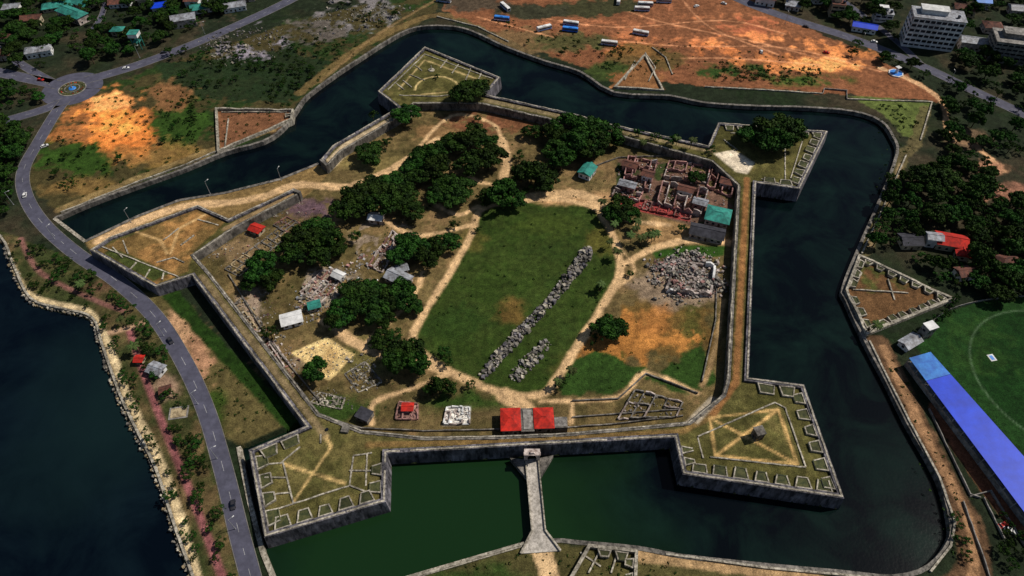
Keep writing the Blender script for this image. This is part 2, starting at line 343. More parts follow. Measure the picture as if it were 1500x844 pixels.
for p, w in [([(145,352),(200,326),(270,302),(335,297),(385,288),(430,272),(470,272),(510,273),(555,257),(600,232),(640,205)],5.5),([(735,205),(742,240),(738,262),(755,285),(768,292)],6),
 ([(768,292),(800,286),(850,285),(880,298)],7),([(640,300),(672,315),(700,302)],2.5),([(560,320),(610,345),(690,330)],2.5),([(500,488),(530,508),(570,520),(620,530),(655,545)],5),([(510,490),(470,470)],3),
 ([(912,388),(955,365),(1010,352),(1074,357)],4),([(905,360),(930,395),(905,420)],1.6),([(792,588),(905,582),(946,546),(1022,577)],2),([(620,400),(600,440),(540,500)],2.2),
 ([(655,548),(600,570),(548,590),(545,620)],2),([(740,580),(770,598),(775,628)],8),([(600,232),(660,170),(720,180),(735,205)],2.4),([(838,588),(838,618)],1.5),([(720,270),(690,260),(700,225)],3),([(870,300),(905,320),(980,330)],3)]:
    ppath(p, w, PATH, jit=1.0, soft=.9)
ppath([(1060,440),(1045,520),(1028,565)],2.4,(140,118,86),jit=.6)
# ---- rampart tops
ppoly(RING, (76,74,42), soft=.5, world=True); ppoly(RING, (50,66,28), jit=1, patch=.05, world=True, alpha=.8); ppoly(RING, (104,94,60), jit=1, patch=.3, world=True, alpha=.8)
def rp(p, w, c=(132,110,76), a=1): ppath(p, w, c, z=ZR, sm=0, jit=.5, alpha=a)
rp([(1094,262),(1078,560),(1040,612)],3.2,(130,96,62)); rp([(540,652),(780,645),(1000,632),(1040,612)],2.6,(114,94,60)); rp([(295,405),(458,615),(478,640)],3,(120,106,80))
rp([(713,147),(845,175),(880,186),(1045,222)],4,(120,108,82)); rp([(480,238),(505,213),(600,160)],4,(166,150,124)); rp([(330,335),(430,284)],3.5,(136,116,86))
for l in [[(1040,612),(1140,600),(1168,680),(1048,668),(1040,612)],[(1040,612),(1168,680)],[(1140,600),(1048,668)]]: rp(l,.9,(180,150,102))
for l in [[(415,680),(505,708)],[(485,655),(428,738)],[(478,640),(485,655)]]: rp(l,1.0,(184,158,110))
for l in [[(585,130),(622,88),(705,118)],[(600,140),(690,132)]]: rp(l,1.1,(172,152,110),.8)
ppath([(608+33*(1-math.cos(a*.314)), 132-20*math.sin(a*.314)) for a in range(11)], 1, (186,166,120), z=ZR, sm=0)
ppoly([(150,362),(290,304),(335,322),(278,374),(278,398),(228,416),(140,370)], (110,90,56), z=ZR, jit=1); ppoly([(150,362),(290,304),(335,322),(278,374),(278,398),(228,416)], (148,114,72), z=ZR, jit=2, patch=.1)
ppoly([(165,362),(215,385),(250,400),(225,412),(150,372)], (68,76,40), z=ZR, jit=1)
rp([(305,312),(262,335),(250,372)],1.2,(176,148,106)); rp([(200,340),(235,352),(245,372)],1.2,(176,148,106))
ppoly([(1045,225),(1075,220),(1105,238),(1095,255),(1078,252)], (190,178,158), z=ZR, jit=.4)
ppoly([(1005,612),(1045,572),(1062,578),(1022,622)], (156,146,130), z=ZR, jit=.4)
C *= (1+.24*N1+.26*N4)[..., None]
C *= (1+.2*N3)[..., None]
C = .07*(np.clip(C, .001, 1)/.07)**1.14; C[:] = np.clip(C, .003, .85)
# heights
w, dm = psdf(MOAT, 4)
island = np.full((NY, NX), -1e9)
for P in (OUT+INN[:1]+[INN[-1]], BERM):
    w2, d2 = psdf(P, 8); island[w2] = np.maximum(island[w2], d2)
mz = (dm > 0) & (island[w] < -.4)
z_ = Z[w]; z_[mz] = -4.2; Z[w] = z_
w2, d2 = psdf(LAG, 20); z_ = Z[w2]; z_[:] = np.where(d2 > 0, np.maximum(-6, -1-d2*.35), z_); Z[w2] = z_
w2, d2 = psdf(RING, 5); z_ = Z[w2]; z_[d2 > 1.2] = ZR; Z[w2] = z_
me = bpy.data.meshes.new('ground')
nv = NX*NY; me.vertices.add(nv); co = np.stack([X, Y, Z], -1).reshape(-1).astype(np.float32); me.vertices.foreach_set('co', co)
idx = np.arange(nv).reshape(NY, NX); q = np.stack([idx[:-1, :-1], idx[:-1, 1:], idx[1:, 1:], idx[1:, :-1]], -1).reshape(-1, 4)
nf = len(q); me.loops.add(nf*4); me.loops.foreach_set('vertex_index', q.reshape(-1).astype(np.int32)); me.polygons.add(nf)
me.polygons.foreach_set('loop_start', np.arange(0, nf*4, 4, dtype=np.int32)); me.polygons.foreach_set('loop_total', np.full(nf, 4, dtype=np.int32))
me.update(calc_edges=True)
ca = me.color_attributes.new('Col', 'FLOAT_COLOR', 'POINT')
ca.data.foreach_set('color', np.concatenate([C, np.ones((NY, NX, 1))], -1).reshape(-1).astype(np.float32))
go = bpy.data.objects.new('ground', me); col.objects.link(go)
m, nt, b = newmat('ground_soil_and_grass')
at = nt.nodes.new('ShaderNodeAttribute'); at.attribute_name = 'Col'
geo = nt.nodes.new('ShaderNodeNewGeometry'); out = at.outputs['Color']; hn = None
for sc, lo, hi in ((1.6, .5, 1.45), (.35, .62, 1.36), (.09, .82, 1.18)):
    n = nt.nodes.new('ShaderNodeTexNoise'); n.inputs['Scale'].default_value = sc; n.inputs['Detail'].default_value = 5; n.inputs['Roughness'].default_value = .75
    nt.links.new(geo.outputs['Position'], n.inputs['Vector'])
    r = nt.nodes.new('ShaderNodeMapRange'); r.inputs['From Min'].default_value = .35; r.inputs['From Max'].default_value = .65; r.inputs['To Min'].default_value = lo; r.inputs['To Max'].default_value = hi
    nt.links.new(n.outputs['Fac'], r.inputs['Value'])
    v = nt.nodes.new('ShaderNodeVectorMath'); v.operation = 'SCALE'; nt.links.new(out, v.inputs[0]); nt.links.new(r.outputs[0], v.inputs['Scale']); out = v.outputs[0]
    hn = hn or n
nt.links.new(out, b.inputs['Base Color']); b.inputs['Roughness'].default_value = .95; b.inputs['Specular IOR Level'].default_value = .1
bp = nt.nodes.new('ShaderNodeBump'); bp.inputs['Strength'].default_value = .6; bp.inputs['Distance'].default_value = .5
nt.links.new(hn.outputs['Fac'], bp.inputs['Height']); nt.links.new(bp.outputs[0], b.inputs['Normal'])
me.materials.append(m)

# ------------------------------------------------------------------ water
def watermat(name, a, b_, center, r0, r1, nscale, c3):
    m, nt, b = newmat(name)
    geo = nt.nodes.new('ShaderNodeNewGeometry')
    vd = nt.nodes.new('ShaderNodeVectorMath'); vd.operation = 'DISTANCE'; vd.inputs[1].default_value = (*center, ZW); nt.links.new(geo.outputs['Position'], vd.inputs[0])
    n = nt.nodes.new('ShaderNodeTexNoise'); n.inputs['Scale'].default_value = nscale; n.inputs['Detail'].default_value = 6; nt.links.new(geo.outputs['Position'], n.inputs['Vector'])
    ad = nt.nodes.new('ShaderNodeMath'); ad.operation = 'MULTIPLY_ADD'; ad.inputs[1].default_value = 90; nt.links.new(n.outputs['Fac'], ad.inputs[0]); nt.links.new(vd.outputs['Value'], ad.inputs[2])
    r = nt.nodes.new('ShaderNodeMapRange'); r.inputs['From Min'].default_value = r0+45; r.inputs['From Max'].default_value = r1+45; nt.links.new(ad.outputs[0], r.inputs['Value'])
    n4 = nt.nodes.new('ShaderNodeTexNoise'); n4.inputs['Scale'].default_value = .03; n4.inputs['Detail'].default_value = 8; n4.inputs['Roughness'].default_value = .65; n4.inputs['Distortion'].default_value = .6; nt.links.new(geo.outputs['Position'], n4.inputs['Vector'])
    r4 = nt.nodes.new('ShaderNodeMapRange'); r4.inputs['From Min'].default_value = .42; r4.inputs['From Max'].default_value = .68; nt.links.new(n4.outputs['Fac'], r4.inputs['Value'])
    m0 = nt.nodes.new('ShaderNodeMix'); m0.data_type = 'RGBA'; m0.inputs['A'].default_value = (*lin(b_), 1); m0.inputs['B'].default_value = (*lin(c3), 1); nt.links.new(r4.outputs[0], m0.inputs['Factor'])
    mx = nt.nodes.new('ShaderNodeMix'); mx.data_type = 'RGBA'; mx.inputs['A'].default_value = (*lin(a), 1); nt.links.new(m0.outputs['Result'], mx.inputs['B'])
    nt.links.new(r.outputs[0], mx.inputs['Factor']); nt.links.new(mx.outputs['Result'], b.inputs['Base Color'])
    n2 = nt.nodes.new('ShaderNodeTexNoise'); n2.inputs['Scale'].default_value = .9; n2.inputs['Detail'].default_value = 4; nt.links.new(geo.outputs['Position'], n2.inputs['Vector'])
    bp = nt.nodes.new('ShaderNodeBump'); bp.inputs['Strength'].default_value = .12; bp.inputs['Distance'].default_value = .2; nt.links.new(n2.outputs['Fac'], bp.inputs['Height']); nt.links.new(bp.outputs[0], b.inputs['Normal'])
    b.inputs['Roughness'].default_value = .12; b.inputs['IOR'].default_value = 1.33; b.inputs['Specular IOR Level'].default_value = .25
    return m
mb = MB(); P = MOAT; mb.add([(x, y, ZW) for x, y in P], [list(range(len(P)))]); o = mb.obj('moat_water', [watermat('moat_water', (20, 44, 22), (3, 8, 13), G(640, 790), 40, 95, .02, (14, 32, 28))])
mb = MB(); P = LAG; mb.add([(x, y, -1.6) for x, y in P], [list(range(len(P)))]); mb.obj('lagoon_water', [watermat('lagoon_water', (16, 32, 34), (4, 11, 20), G(165, 600), 10, 60, .03, (12, 25, 32))])

# ------------------------------------------------------------------ fort walls
mb = MB()
mb.wall(OUT, 1.9, 0, -4.2, ZP, 0, step=6, jit=.25, batl=.9)
o1 = offs(OUT, .35); mb.wall(o1, .7, 0, ZP-.3, ZP+.35, 1, step=3, jit=.5)
mb.obj('fort_rampart_wall', ['stonedark', 'stonelight'])
mb = MB(); mb.wall(INN, 1.7, .0, -.3, ZR+.3, 0, step=5, jit=.35); mb.wall(offs(INN, .3), .5, 0, ZR, ZR+.6, 1, step=3, jit=.6); mb.obj('fort_inner_retaining_wall', ['stone', 'stonelight'])
mb = MB(); mb.wall([OUT[-1], INN[0]], .9, .9, -.5, ZP, 0); mb.wall([INN[-1], OUT[0]], .9, .9, -.5, ZP, 0); mb.obj('fort_rampart_end_wall', ['stone'])
mb = MB(); mb.wall(MO, .9, .8, -4.3, .3, 0, step=5, jit=.15); mb.obj('moat_bank_wall', ['stone'])
mb = MB(); mb.wall(MOa, 1.0, .8, -4.3, .5, 0, step=5, jit=.1); mb.wall(MOb, 1.0, .8, -4.3, .3, 0); mb.obj('moat_bank_wall', ['stonelight'])
mb = MB(); mb.wall(BERM[:6], .8, 1.0, -4.3, .25, 0, step=5); mb.obj('berm_quay_wall', ['stone'])
def merlons(mb, P, Q, d0=1.9, depth=4.8, sp=7.4, gap=2.6, zb=ZR, h=1.25, skew=.9):
    L = math.dist(P, Q); dx, dy = (Q[0]-P[0])/L, (Q[1]-P[1])/L; nx, ny = dy, -dx
    n = max(2, int((L-5)/sp)); s0 = 3; sp = (L-2*s0)/n
    for i in range(n):
        a = s0+i*sp+gap*random.uniform(.2, .42); b = s0+(i+1)*sp-gap*random.uniform(.2, .42)
        sk = skew*random.uniform(.6, 1.5); dp = depth*random.uniform(.85, 1.1)
        q = [(a, d0), (b, d0), (b-sk, d0+dp), (a+sk, d0+dp)]
        W = [(P[0]+dx*s+nx*d, P[1]+dy*s+ny*d) for s, d in q]
        I = offs(W, .5, True)
        if abs(I[0][0]-W[2][0])+abs(I[0][1]-W[2][1]) > abs(W[0][0]-W[2][0])+abs(W[0][1]-W[2][1]): I = offs(W, -.5, True)
        hh = h+random.uniform(-.3, .1)
        ht = [hh-random.random()**2*.5 for _ in W]
        vs = [(*p, zb-.05) for p in W]+[(*p, zb+t_) for p, t_ in zip(W, ht)]+[(*p, zb+t_) for p, t_ in zip(I, ht)]+[(*p, zb+t_-.3) for p, t_ in zip(I, ht)]
        fs = [[k, 4+k, 4+(k+1) % 4, (k+1) % 4] for k in range(4)]+[[4+k, 8+k, 8+(k+1) % 4, 4+(k+1) % 4] for k in range(4)]+[[8+k, 12+k, 12+(k+1) % 4, 8+(k+1) % 4] for k in range(4)]+[[15, 14, 13, 12]]
        inner = 1 if random.random() < .6 else 0   # back kerb often grown over
        mb.add(vs, fs, [0]*6+[inner]+[0]*5+[1])
mb = MB()
for i in (10, 11, 12, 14, 15, 16, 17, 19, 20, 21, 22): merlons(mb, OUT[i], OUT[i+1])
mb.obj('bastion_embrasure_merlons', ['stonelight', 'rgrass'])
def lowwall(mb, p, t=.6, z=ZR, h=.6, mi=0, j=.5, step=3): mb.wall(GL(p, z), t/2, t/2, z-.1, z+h, mi, step=step, jit=j)
mb = MB()
for l in [[(415,678),(430,738)],[(412,678),(440,655)],[(430,738),(512,712)],[(512,712),(518,668)],[(395,680),(415,678)],[(388,700),(420,700)],[(392,725),(427,722)],[(395,750),(432,738)],
          [(512,690),(545,690)],[(513,712),(540,722)],[(518,668),(545,664)],[(538,665),(536,712)],[(470,636),(470,650)],
          [(1022,640),(1135,590),(1150,598)],[(1150,598),(1180,685)],[(1180,685),(1040,670)],[(1022,640),(1030,672)],
          [(1150,215),(1150,272),(1115,262)],[(1175,208),(1158,262)],[(1070,195),(1100,198)],[(1060,205),(1080,220)],
          [(568,132),(622,80),(722,116)],[(600,110),(622,118)],[(655,88),(645,100)],[(690,100),(682,118)],[(590,118),(603,128)],[(585,140),(640,142),(700,135)],[(580,122),(592,132)],[(608,96),(618,104)],[(672,94),(662,108)],[(705,108),(698,122)],
          [(165,362),(180,378)],[(180,352),(188,372)],[(150,362),(262,406)],[(200,385),(188,398)],[(220,395),(212,408)],[(240,400),(238,410)],[(262,335),(240,352)],[(290,322),(320,330)],[(230,385),(255,378),(270,385)],[(285,345),(265,360)]]:
    lowwall(mb, l)
mb.obj('bastion_low_walls', ['stonelight'])

# outworks (ravelins)
def ravelin(px, name, mer=True, z=1.5, floor=None):
    P = GL(px, z); a = sum(P[i-1][0]*P[i][1]-P[i][0]*P[i-1][1] for i in range(len(P)))
    mb = MB(); sgn = 1 if a < 0 else -1
    if sgn < 0: P = P[::-1]
    mb.wall(P, 1.2, 0, -4, z+.6, 0, closed=True, step=5, jit=.9, batl=.6)
    if mer:
        for i in mer:
            merlons(mb, P[i], P[(i+1) % len(P)], d0=1.3, depth=3.2, sp=6, zb=.2, h=1.6, gap=2)
    mb.obj(name, ['stonelight', 'rgrass'])
ravelin([(315,158),(318,222),(428,175),(430,160)], 'ravelin_wall', mer=[0])
ravelin([(898,128),(945,78),(973,132)], 'ravelin_wall', mer=None, z=1)
ravelin([(1258,372),(1400,438),(1270,490),(1238,425)], 'ravelin_wall', mer=[0, 1, 2, 3])
ravelin([(862,797),(935,805),(932,870),(820,870)], 'ravelin_wall', mer=[0, 1, 2])
mb = MB()
for l in [[(945,78),(960,100),(950,120)],[(930,90),(915,118)],[(955,70),(975,85),(985,110)],[(325,165),(420,165)],[(335,175),(330,215)],[(1262,400),(1250,425),(1330,430)],[(1300,410),(1310,440)],[(850,810),(880,830)],[(880,805),(862,840)],[(905,808),(895,840)]]:
    lowwall(mb, l, z=.0, h=.9)
for l in [[(1032,128),(1110,132),(1205,138)],[(1240,146),(1365,150),(1348,206)],[(1273,500),(1300,555),(1330,615),(1375,700),(1398,765),(1392,800),(1362,838)],[(975,812),(1120,832),(1290,848)],
          [(90,312),(200,268),(270,243),(318,222)],[(1327,228),(1300,290),(1262,372)],[(600,848),(690,820),(768,797)],[(640,25),(700,40),(745,62)]]:
    lowwall(mb, l, z=0, h=.9, t=.8, j=.3)
mb.obj('moat_parapet_wall', ['stonelight'])
mb = MB()
for l in [[(1205,138),(1207,131),(1240,134),(1240,146)],[(1360,600),(1420,725),(1435,730)],[(1410,735),(1440,820),(1450,850)],[(1440,730),(1470,790)],[(1420,728),(1450,720),(1500,800)]]: lowwall(mb, l, z=0, h=1.2, t=.4)
mb.obj('boundary_wall', ['conc'])
mb = MB()
for l in [[(475,612),(530,628),(620,632),(735,630)],[(838,588),(905,585),(946,548),(1022,577)],[(838,612),(1000,600)],[(335,402),(395,500),(470,590)],[(310,370),(345,345),(440,290)],[(870,245),(905,232),(1000,228),(1050,240)],[(1050,400),(1048,470),(1028,560)],[(812,628),(900,622),(1000,610)]]:
    lowwall(mb, l, z=0, h=1.1, t=.5)
mb.obj('garden_boundary_wall', ['stone'])

# ------------------------------------------------------------------ bridge & gate
a = G(779, 672, .5); b2 = G(789, 778, .5)
L = math.dist(a, b2); ang = math.atan2(b2[1]-a[1], b2[0]-a[0])
mb = MB(); u = ((b2[0]-a[0])/L, (b2[1]-a[1])/L); nrm = (-u[1], u[0])
mb.wall([a, b2], 2.6, 2.6, -.6, .5, 0)
for s in (-1, 1):
    q = [(a[0]+nrm[0]*2.6*s, a[1]+nrm[1]*2.6*s), (b2[0]+nrm[0]*2.6*s, b2[1]+nrm[1]*2.6*s)]
    mb.wall(q, .25, .25, -.5, 1.4, 1, step=4, jit=.05)
for k in range(6):
    t = (k+.5)/6*L; mb.box(a[0]+u[0]*t, a[1]+u[1]*t, -4.3, 1.6, 5.9, 3.75, ang, 2, .92)
for s in (-1, 1):
    g = [(a[0]+nrm[0]*2.9*s, a[1]+nrm[1]*2.9*s), (a[0]+nrm[0]*9*s-u[0]*1, a[1]+nrm[1]*9*s-u[1]*1), (a[0]+nrm[0]*2.9*s+u[0]*8, a[1]+nrm[1]*2.9*s+u[1]*8)]
    mb.add([(*p, .45) for p in g]+[(*p, -4.2) for p in g], [[0, 1, 2], [0, 1, 4, 3], [1, 2, 5, 4], [2, 0, 3, 5]], 2)
    g2 = [(b2[0]+nrm[0]*2.6*s, b2[1]+nrm[1]*2.6*s), (b2[0]+nrm[0]*7.5*s+u[0]*8, b2[1]+nrm[1]*7.5*s+u[1]*8)]
    mb.wall(g2, .35, .35, -4.2, 1.3, 1)
g = [(b2[0]+nrm[0]*2.7, b2[1]+nrm[1]*2.7), (b2[0]-nrm[0]*2.7, b2[1]-nrm[1]*2.7), (b2[0]-nrm[0]*7.5+u[0]*8, b2[1]-nrm[1]*7.5+u[1]*8), (b2[0]+nrm[0]*7.5+u[0]*8, b2[1]+nrm[1]*7.5+u[1]*8)]
mb.add([(*p, .5) for p in g]+[(*p, -4) for p in g], [[0, 1, 2, 3], [0, 4, 5, 1], [1, 5, 6, 2], [2, 6, 7, 3], [3, 7, 4, 0]], 0)
mb.obj('moat_footbridge', ['deck', 'stonelight', 'stone'])
mb = MB(); gx, gy = a[0], a[1]+.3
def portal(mb, cx, yf, w, h, d, ow, oh, z0, mi, shade_mi):
    r = ow/2; n = 8; arc = [(cx-r*math.cos(math.pi*k/n), z0+oh-r+r*math.sin(math.pi*k/n)) for k in range(n+1)]
    for s in (-1, 1): mb.box(cx+s*(w/2+r)/2, yf+d/2, z0, w/2-r, d, h, 0, mi)
    for k in range(n):
        p, q = arc[k], arc[k+1]
        vs = [(p[0], yf, p[1]), (q[0], yf, q[1]), (q[0], yf, z0+h), (p[0], yf, z0+h), (p[0], yf+d, p[1]), (q[0], yf+d, q[1]), (q[0], yf+d, z0+h), (p[0], yf+d, z0+h)]
        mb.add(vs, [[0, 1, 2, 3], [3, 2, 6, 7], [0, 4, 5, 1], [4, 7, 6, 5]], mi)
    mb.box(cx, yf+d*.8, z0, ow, .1, oh, 0, shade_mi)  # dark panel stands in for the shade inside the open arch
portal(mb, gx, gy-1.2, 6.4, 6.3, 2.2, 3.6, 4.8, .45, 0, 1)
mb.box(gx, gy-1.3, 6.75, 6.8, 1.6, .35, 0, 0); mb.box(gx, gy-1.3, 7.1, 2.8, 1.0, .9, 0, 0, .5)
mb.obj('fort_gate_portal', ['plaster', 'glass_and_shade'])

# ------------------------------------------------------------------ buildings
def house(px, py, w, d, h, rot=0, roof='tile', wallm='cream', storeys=1, kind='gable', name='house', z=0, rh=None, world=None):
    x, y = world or G(px, py, z); mb = MB(); c, s = math.cos(rot), math.sin(rot)
    T = lambda a, b: (x+a*c-b*s, y+a*s+b*c)
    mb.box(x, y, z-.1, w, d, h+.1, rot, 0)
    sh = h/storeys
    for k in range(storeys):
        for side in (-1, 1):
            n = max(2, int(w/3))
            for i in range(n):
                u = -w/2+(i+.5)*w/n
                if k == 0 and i == n//2: p = T(u, side*(d/2+.02)); mb.box(*p, z+.05, 1.1, .1, min(2.1, h*.8), rot, 3)
                elif h > 2: p = T(u, side*(d/2+.02)); mb.box(*p, z+k*sh+1, 1.3, .1, 1.2, rot, 2)
            n = max(1, int(d/3.5))
            for i in range(n):
                if h > 2: p = T(side*(w/2+.02), -d/2+(i+.5)*d/n); mb.box(*p, z+k*sh+1, .1, 1.2, 1.2, rot, 2)
    zt = z+h
    if kind == 'flat':
        mb.box(x, y, zt, w+.5, d+.5, .25, rot, 1)
        if h > 2 and w > 6: mb.box(*T(w*.2, d*.15), zt+.25, 3, 3, 2, rot, 0); mb.cyl(*T(-w*.25, 0), zt+.25, .7, .7, 1.3, mi=2)
    else:
        ov = .7; rh = rh or d*.24; hip = 0 if kind == 'gable' else d*.4
        V = [(-w/2-ov, -d/2-ov, zt-.05), (w/2+ov, -d/2-ov, zt-.05), (w/2+ov, d/2+ov, zt-.05), (-w/2-ov, d/2+ov, zt-.05), (-w/2-ov+hip, 0, zt+rh), (w/2+ov-hip, 0, zt+rh)]
        mb.add([(*T(a, b), q) for a, b, q in V], [[0, 1, 5, 4], [2, 3, 4, 5], [1, 2, 5], [3, 0, 4], [0, 3, 2, 1]], 1)
        mb.wall([T(-w/2-ov+hip, 0), T(w/2+ov-hip, 0)], .2, .2, zt+rh-.1, zt+rh+.12, 1)
    return mb.obj(name, [wallm, roof, 'glass_and_shade', 'bark'])
R = math.radians
house(748, 622, 7.2, 9.5, 4.6, R(2), 'red', 'plaster', kind='hip', name='guard_house', rh=1.4)
house(796, 620, 7.2, 8.6, 4.6, R(2), 'red', 'plaster', kind='hip', name='guard_house', rh=1.4)
mb = MB(); x, y = G(772, 622); mb.box(x, y, 0, 5.6, 11, 4.2, R(2), 0); mb.box(x, y, 4.2, 3.4, 9, .3, R(2), 1); x, y = G(820, 626); mb.box(x, y, 0, 6, 5, 4.5, 0, 0); mb.box(x, y, 4.5, 5, 4, .2, 0, 1); mb.obj('gate_passage_building', ['stone', 'conc'])
house(860, 256, 9, 7, 4, R(60), 'teal', 'white', name='office_building')
house(1050, 322, 12, 11, 4, R(-20), 'teal', 'plaster', name='museum_building', kind='hip', rh=1.8)
house(1034, 346, 17, 8, 3.6, R(-18), 'darkroof', 'plaster', name='store_building')
house(378, 340, 6, 5, 3, R(-25), 'red', 'cream', name='small_hut')
house(429, 472, 9, 6.5, 3.2, R(20), 'white', 'white', name='site_shed')
house(585, 412, 12, 7, 3.4, R(-30), 'tin', 'plaster', name='tin_roof_shed')
house(497, 408, 5, 4, 3, R(-30), 'white', 'white', name='site_shed')
house(552, 324, 7, 5, 3.4, R(-10), 'white', 'plaster', name='site_shed')
house(462, 452, 5, 4, 3, R(20), 'teal', 'plaster', name='site_shed')
house(590, 398, 5, 4, 3, R(20), 'tin', 'plaster', name='site_shed')
house(497, 640, 17, 6.5, 4.0, R(-8), 'stone', 'stone', name='stone_magazine', kind='flat')
house(1108, 640, 3.6, 3.6, 5.2, R(15), 'stone', 'stone', name='belfry_tower', kind='flat', z=ZR)
house(535, 612, 6, 5, 3.2, R(-25), 'darkroof', 'stone', name='stone_hut', kind='flat')
for a_ in [(922,248,8,5,4,-22,'tile','pink'),(948,262,6,5,4,-22,'tile','white'),(918,277,9,4.5,4,-22,'tin','pink'),(1003,284,8,4.5,4,-22,'tile','white'),(1024,303,7,4.5,4,-22,'tin','pink'),(1062,272,6,5,3.6,-22,'tile','plaster')]:
    house(a_[0], a_[1], a_[2], a_[3], a_[4], R(a_[5]), a_[6], a_[7], name='colonial_house', kind='gable')
house(598, 600, 4, 3, 2.4, R(0), 'red', 'plaster', name='small_hut')
def ruin(px, nx, ny, h=3, mats=('plaster', 'brick'), name='ruined_building', drop=.25, t=.6, floor=None):
    q = GL(px, 0); mb = MB()
    B = lambda u, v: tuple((q[0][k]*(1-u)+q[1][k]*u)*(1-v)+(q[3][k]*(1-u)+q[2][k]*u)*v for k in (0, 1))
    us = [0]+[(i+random.uniform(-.25, .25))/nx for i in range(1, nx)]+[1]; vs_ = [0]+[(j+random.uniform(-.2, .2))/ny for j in range(1, ny)]+[1]
    for i in range(nx+1):
        for j in range(ny):
            if random.random() > drop or i in (0, nx): mb.wall([B(us[i], vs_[j]), B(us[i], vs_[j+1]-.02)], t/2, t/2, -.1, h*random.uniform(.5, 1), int(random.random() < .35), step=1.6, jit=h*.6)
    for j in range(ny+1):
        for i in range(nx):
            if random.random() > drop or j in (0, ny): mb.wall([B(us[i]+.012, vs_[j]), B(us[i+1]-.02, vs_[j])], t/2, t/2, -.1, h*random.uniform(.5, 1), int(random.random() < .35), step=1.6, jit=h*.6)
    for _ in range(nx*ny*8):
        p = B(random.random(), random.random()); mb.stone(*p, .1, random.uniform(.2, .7), int(random.random() < .4))
    mb.obj(name, list(mats))
ruin([(912,272),(950,282),(962,240),(920,232)], 4, 3, 4.6, ('pink', 'white'), drop=.35)
ruin([(896,288),(935,297),(943,280),(905,272)], 4, 2, 4, ('plaster', 'pink'), drop=.3)
ruin([(962,300),(1025,318),(1035,285),(970,270)], 5, 2, 5, ('plaster', 'pink'), drop=.35)
ruin([(1035,275),(1070,290),(1075,262),(1045,245)], 3, 2, 4, ('pink', 'brick'))
ruin([(972,262),(1035,270),(1040,245),(980,238)], 5, 2, 3, ('pink', 'plaster'), drop=.45)
ruin([(905,300),(1010,322),(1014,312),(912,288)], 9, 1, 2.2, ('brick', 'redbrick'), 'brick_arcade_ruin', drop=.5)
ruin([(905,615),(990,612),(1000,590),(930,572)], 4, 2, 2.2, ('stone', 'plaster'))
ruin([(580,615),(612,615),(612,592),(585,590)], 3, 2, 1.8, ('pink', 'brick')); ruin([(650,622),(688,622),(688,597),(655,597)], 4, 3, 1.8, ('white', 'plaster'), drop=.4)
ruin([(330,395),(350,405),(425,345),(408,335)], 2, 9, 1, ('stone', 'sand'), drop=.1, name='ruin_foundation')
ruin([(505,548),(525,575),(560,560),(535,530)], 3, 3, .5, ('stone', 'stonelight'), name='ruin_foundation')
ruin([(440,430),(470,445),(500,410),(475,395)], 4, 3, 1.6); ruin([(540,390),(560,400),(590,350),(575,340)], 3, 5, 2)
ruin([(335,455),(365,495),(385,475),(355,435)], 3, 3, 1, ('stone', 'sand'), name='ruin_foundation')
ruin([(385,510),(405,545),(425,535),(400,500)], 2, 3, 1.8); ruin([(455,590),(500,600),(505,585),(470,575)], 4, 2, .8, ('stonelight', 'stone'), name='ruin_foundation')
ruin([(400,330),(430,345),(445,330),(420,318)], 3, 2, .8, ('brick', 'stone'), name='ruin_foundation')
def rubble(poly, n, r0, r1, mats, name, hill=0, z=0, cl=0, nc=45):
    P = GL(poly, z); mb = MB(); x0 = min(p[0] for p in P); x1 = max(p[0] for p in P); y0 = min(p[1] for p in P); y1 = max(p[1] for p in P)
    cs = []
    while len(cs) < nc:
        p = (random.uniform(x0, x1), random.uniform(y0, y1))
        if inpoly(p, P): cs.append((*p, random.uniform(.25, 1)*(cl or 2), random.random()**1.5, random.randrange(len(mats))))
    k = 0
    while k < n:
        if cl and random.random() < .85:
            c_ = random.choice(cs); gx_, gy_ = random.gauss(0, 1), random.gauss(0, 1); p = (c_[0]+gx_*c_[2], c_[1]+gy_*c_[2]*.8)
            zz = hill*c_[3]*math.exp(-(gx_*gx_+gy_*gy_)*.7)
            mi = c_[4] if random.random() < .4 else random.randrange(len(mats))
        else:
            p = (random.uniform(x0, x1), random.uniform(y0, y1)); zz = hill*.5*random.random()*(0 if cl else 1); mi = random.randrange(len(mats))
            if not inpoly(p, P): continue
        k += 1
        mb.stone(*p, z+zz, random.uniform(r0, r1)*(random.random()**2*.8+.3), mi)
    mb.obj(name, mats)
rubble([(950,392),(975,378),(1015,368),(1050,384),(1052,420),(1030,438),(985,436),(960,415)], 2400, .35, 1.6, ['plaster', 'stonelight', 'stone', 'pink', 'stone', 'plaster', 'conc'], 'collapsed_church_rubble', 2.6, cl=3.6, nc=40)
ruin([(975,428),(1040,434),(1046,392),(990,384)], 3, 2, 4, ('plaster', 'white'), 'collapsed_church_wall', drop=.7, t=1.1)
rowp = [(852,365),(866,362),(866,380),(830,425),(785,475),(735,530),(712,555),(700,552),(718,525),(760,480),(800,440),(830,400)]
rubble(rowp, 950, .7, 1.7, ['stone', 'conc', 'stonedark', 'stone', 'stonelight'], 'stone_block_row', 1.0)
rubble([(798,498),(808,505),(785,535),(760,560),(742,555),(760,530)], 260, .6, 1.5, ['stone', 'conc', 'stonelight'], 'stone_block_row', .5)
rubble([(430,450),(470,400),(540,370),(575,330),(600,340),(560,400),(500,440),(455,470)], 620, .2, 1.4, ['white', 'stone', 'stonelight', 'plaster', 'tin', 'stone', 'pink', 'stonelight', 'conc'], 'construction_debris', cl=3)
rubble([(330,430),(380,420),(440,540),(420,560),(370,500)], 380, .2, 1.0, ['stonelight', 'stone', 'brick', 'plaster'], 'construction_debris', cl=3)
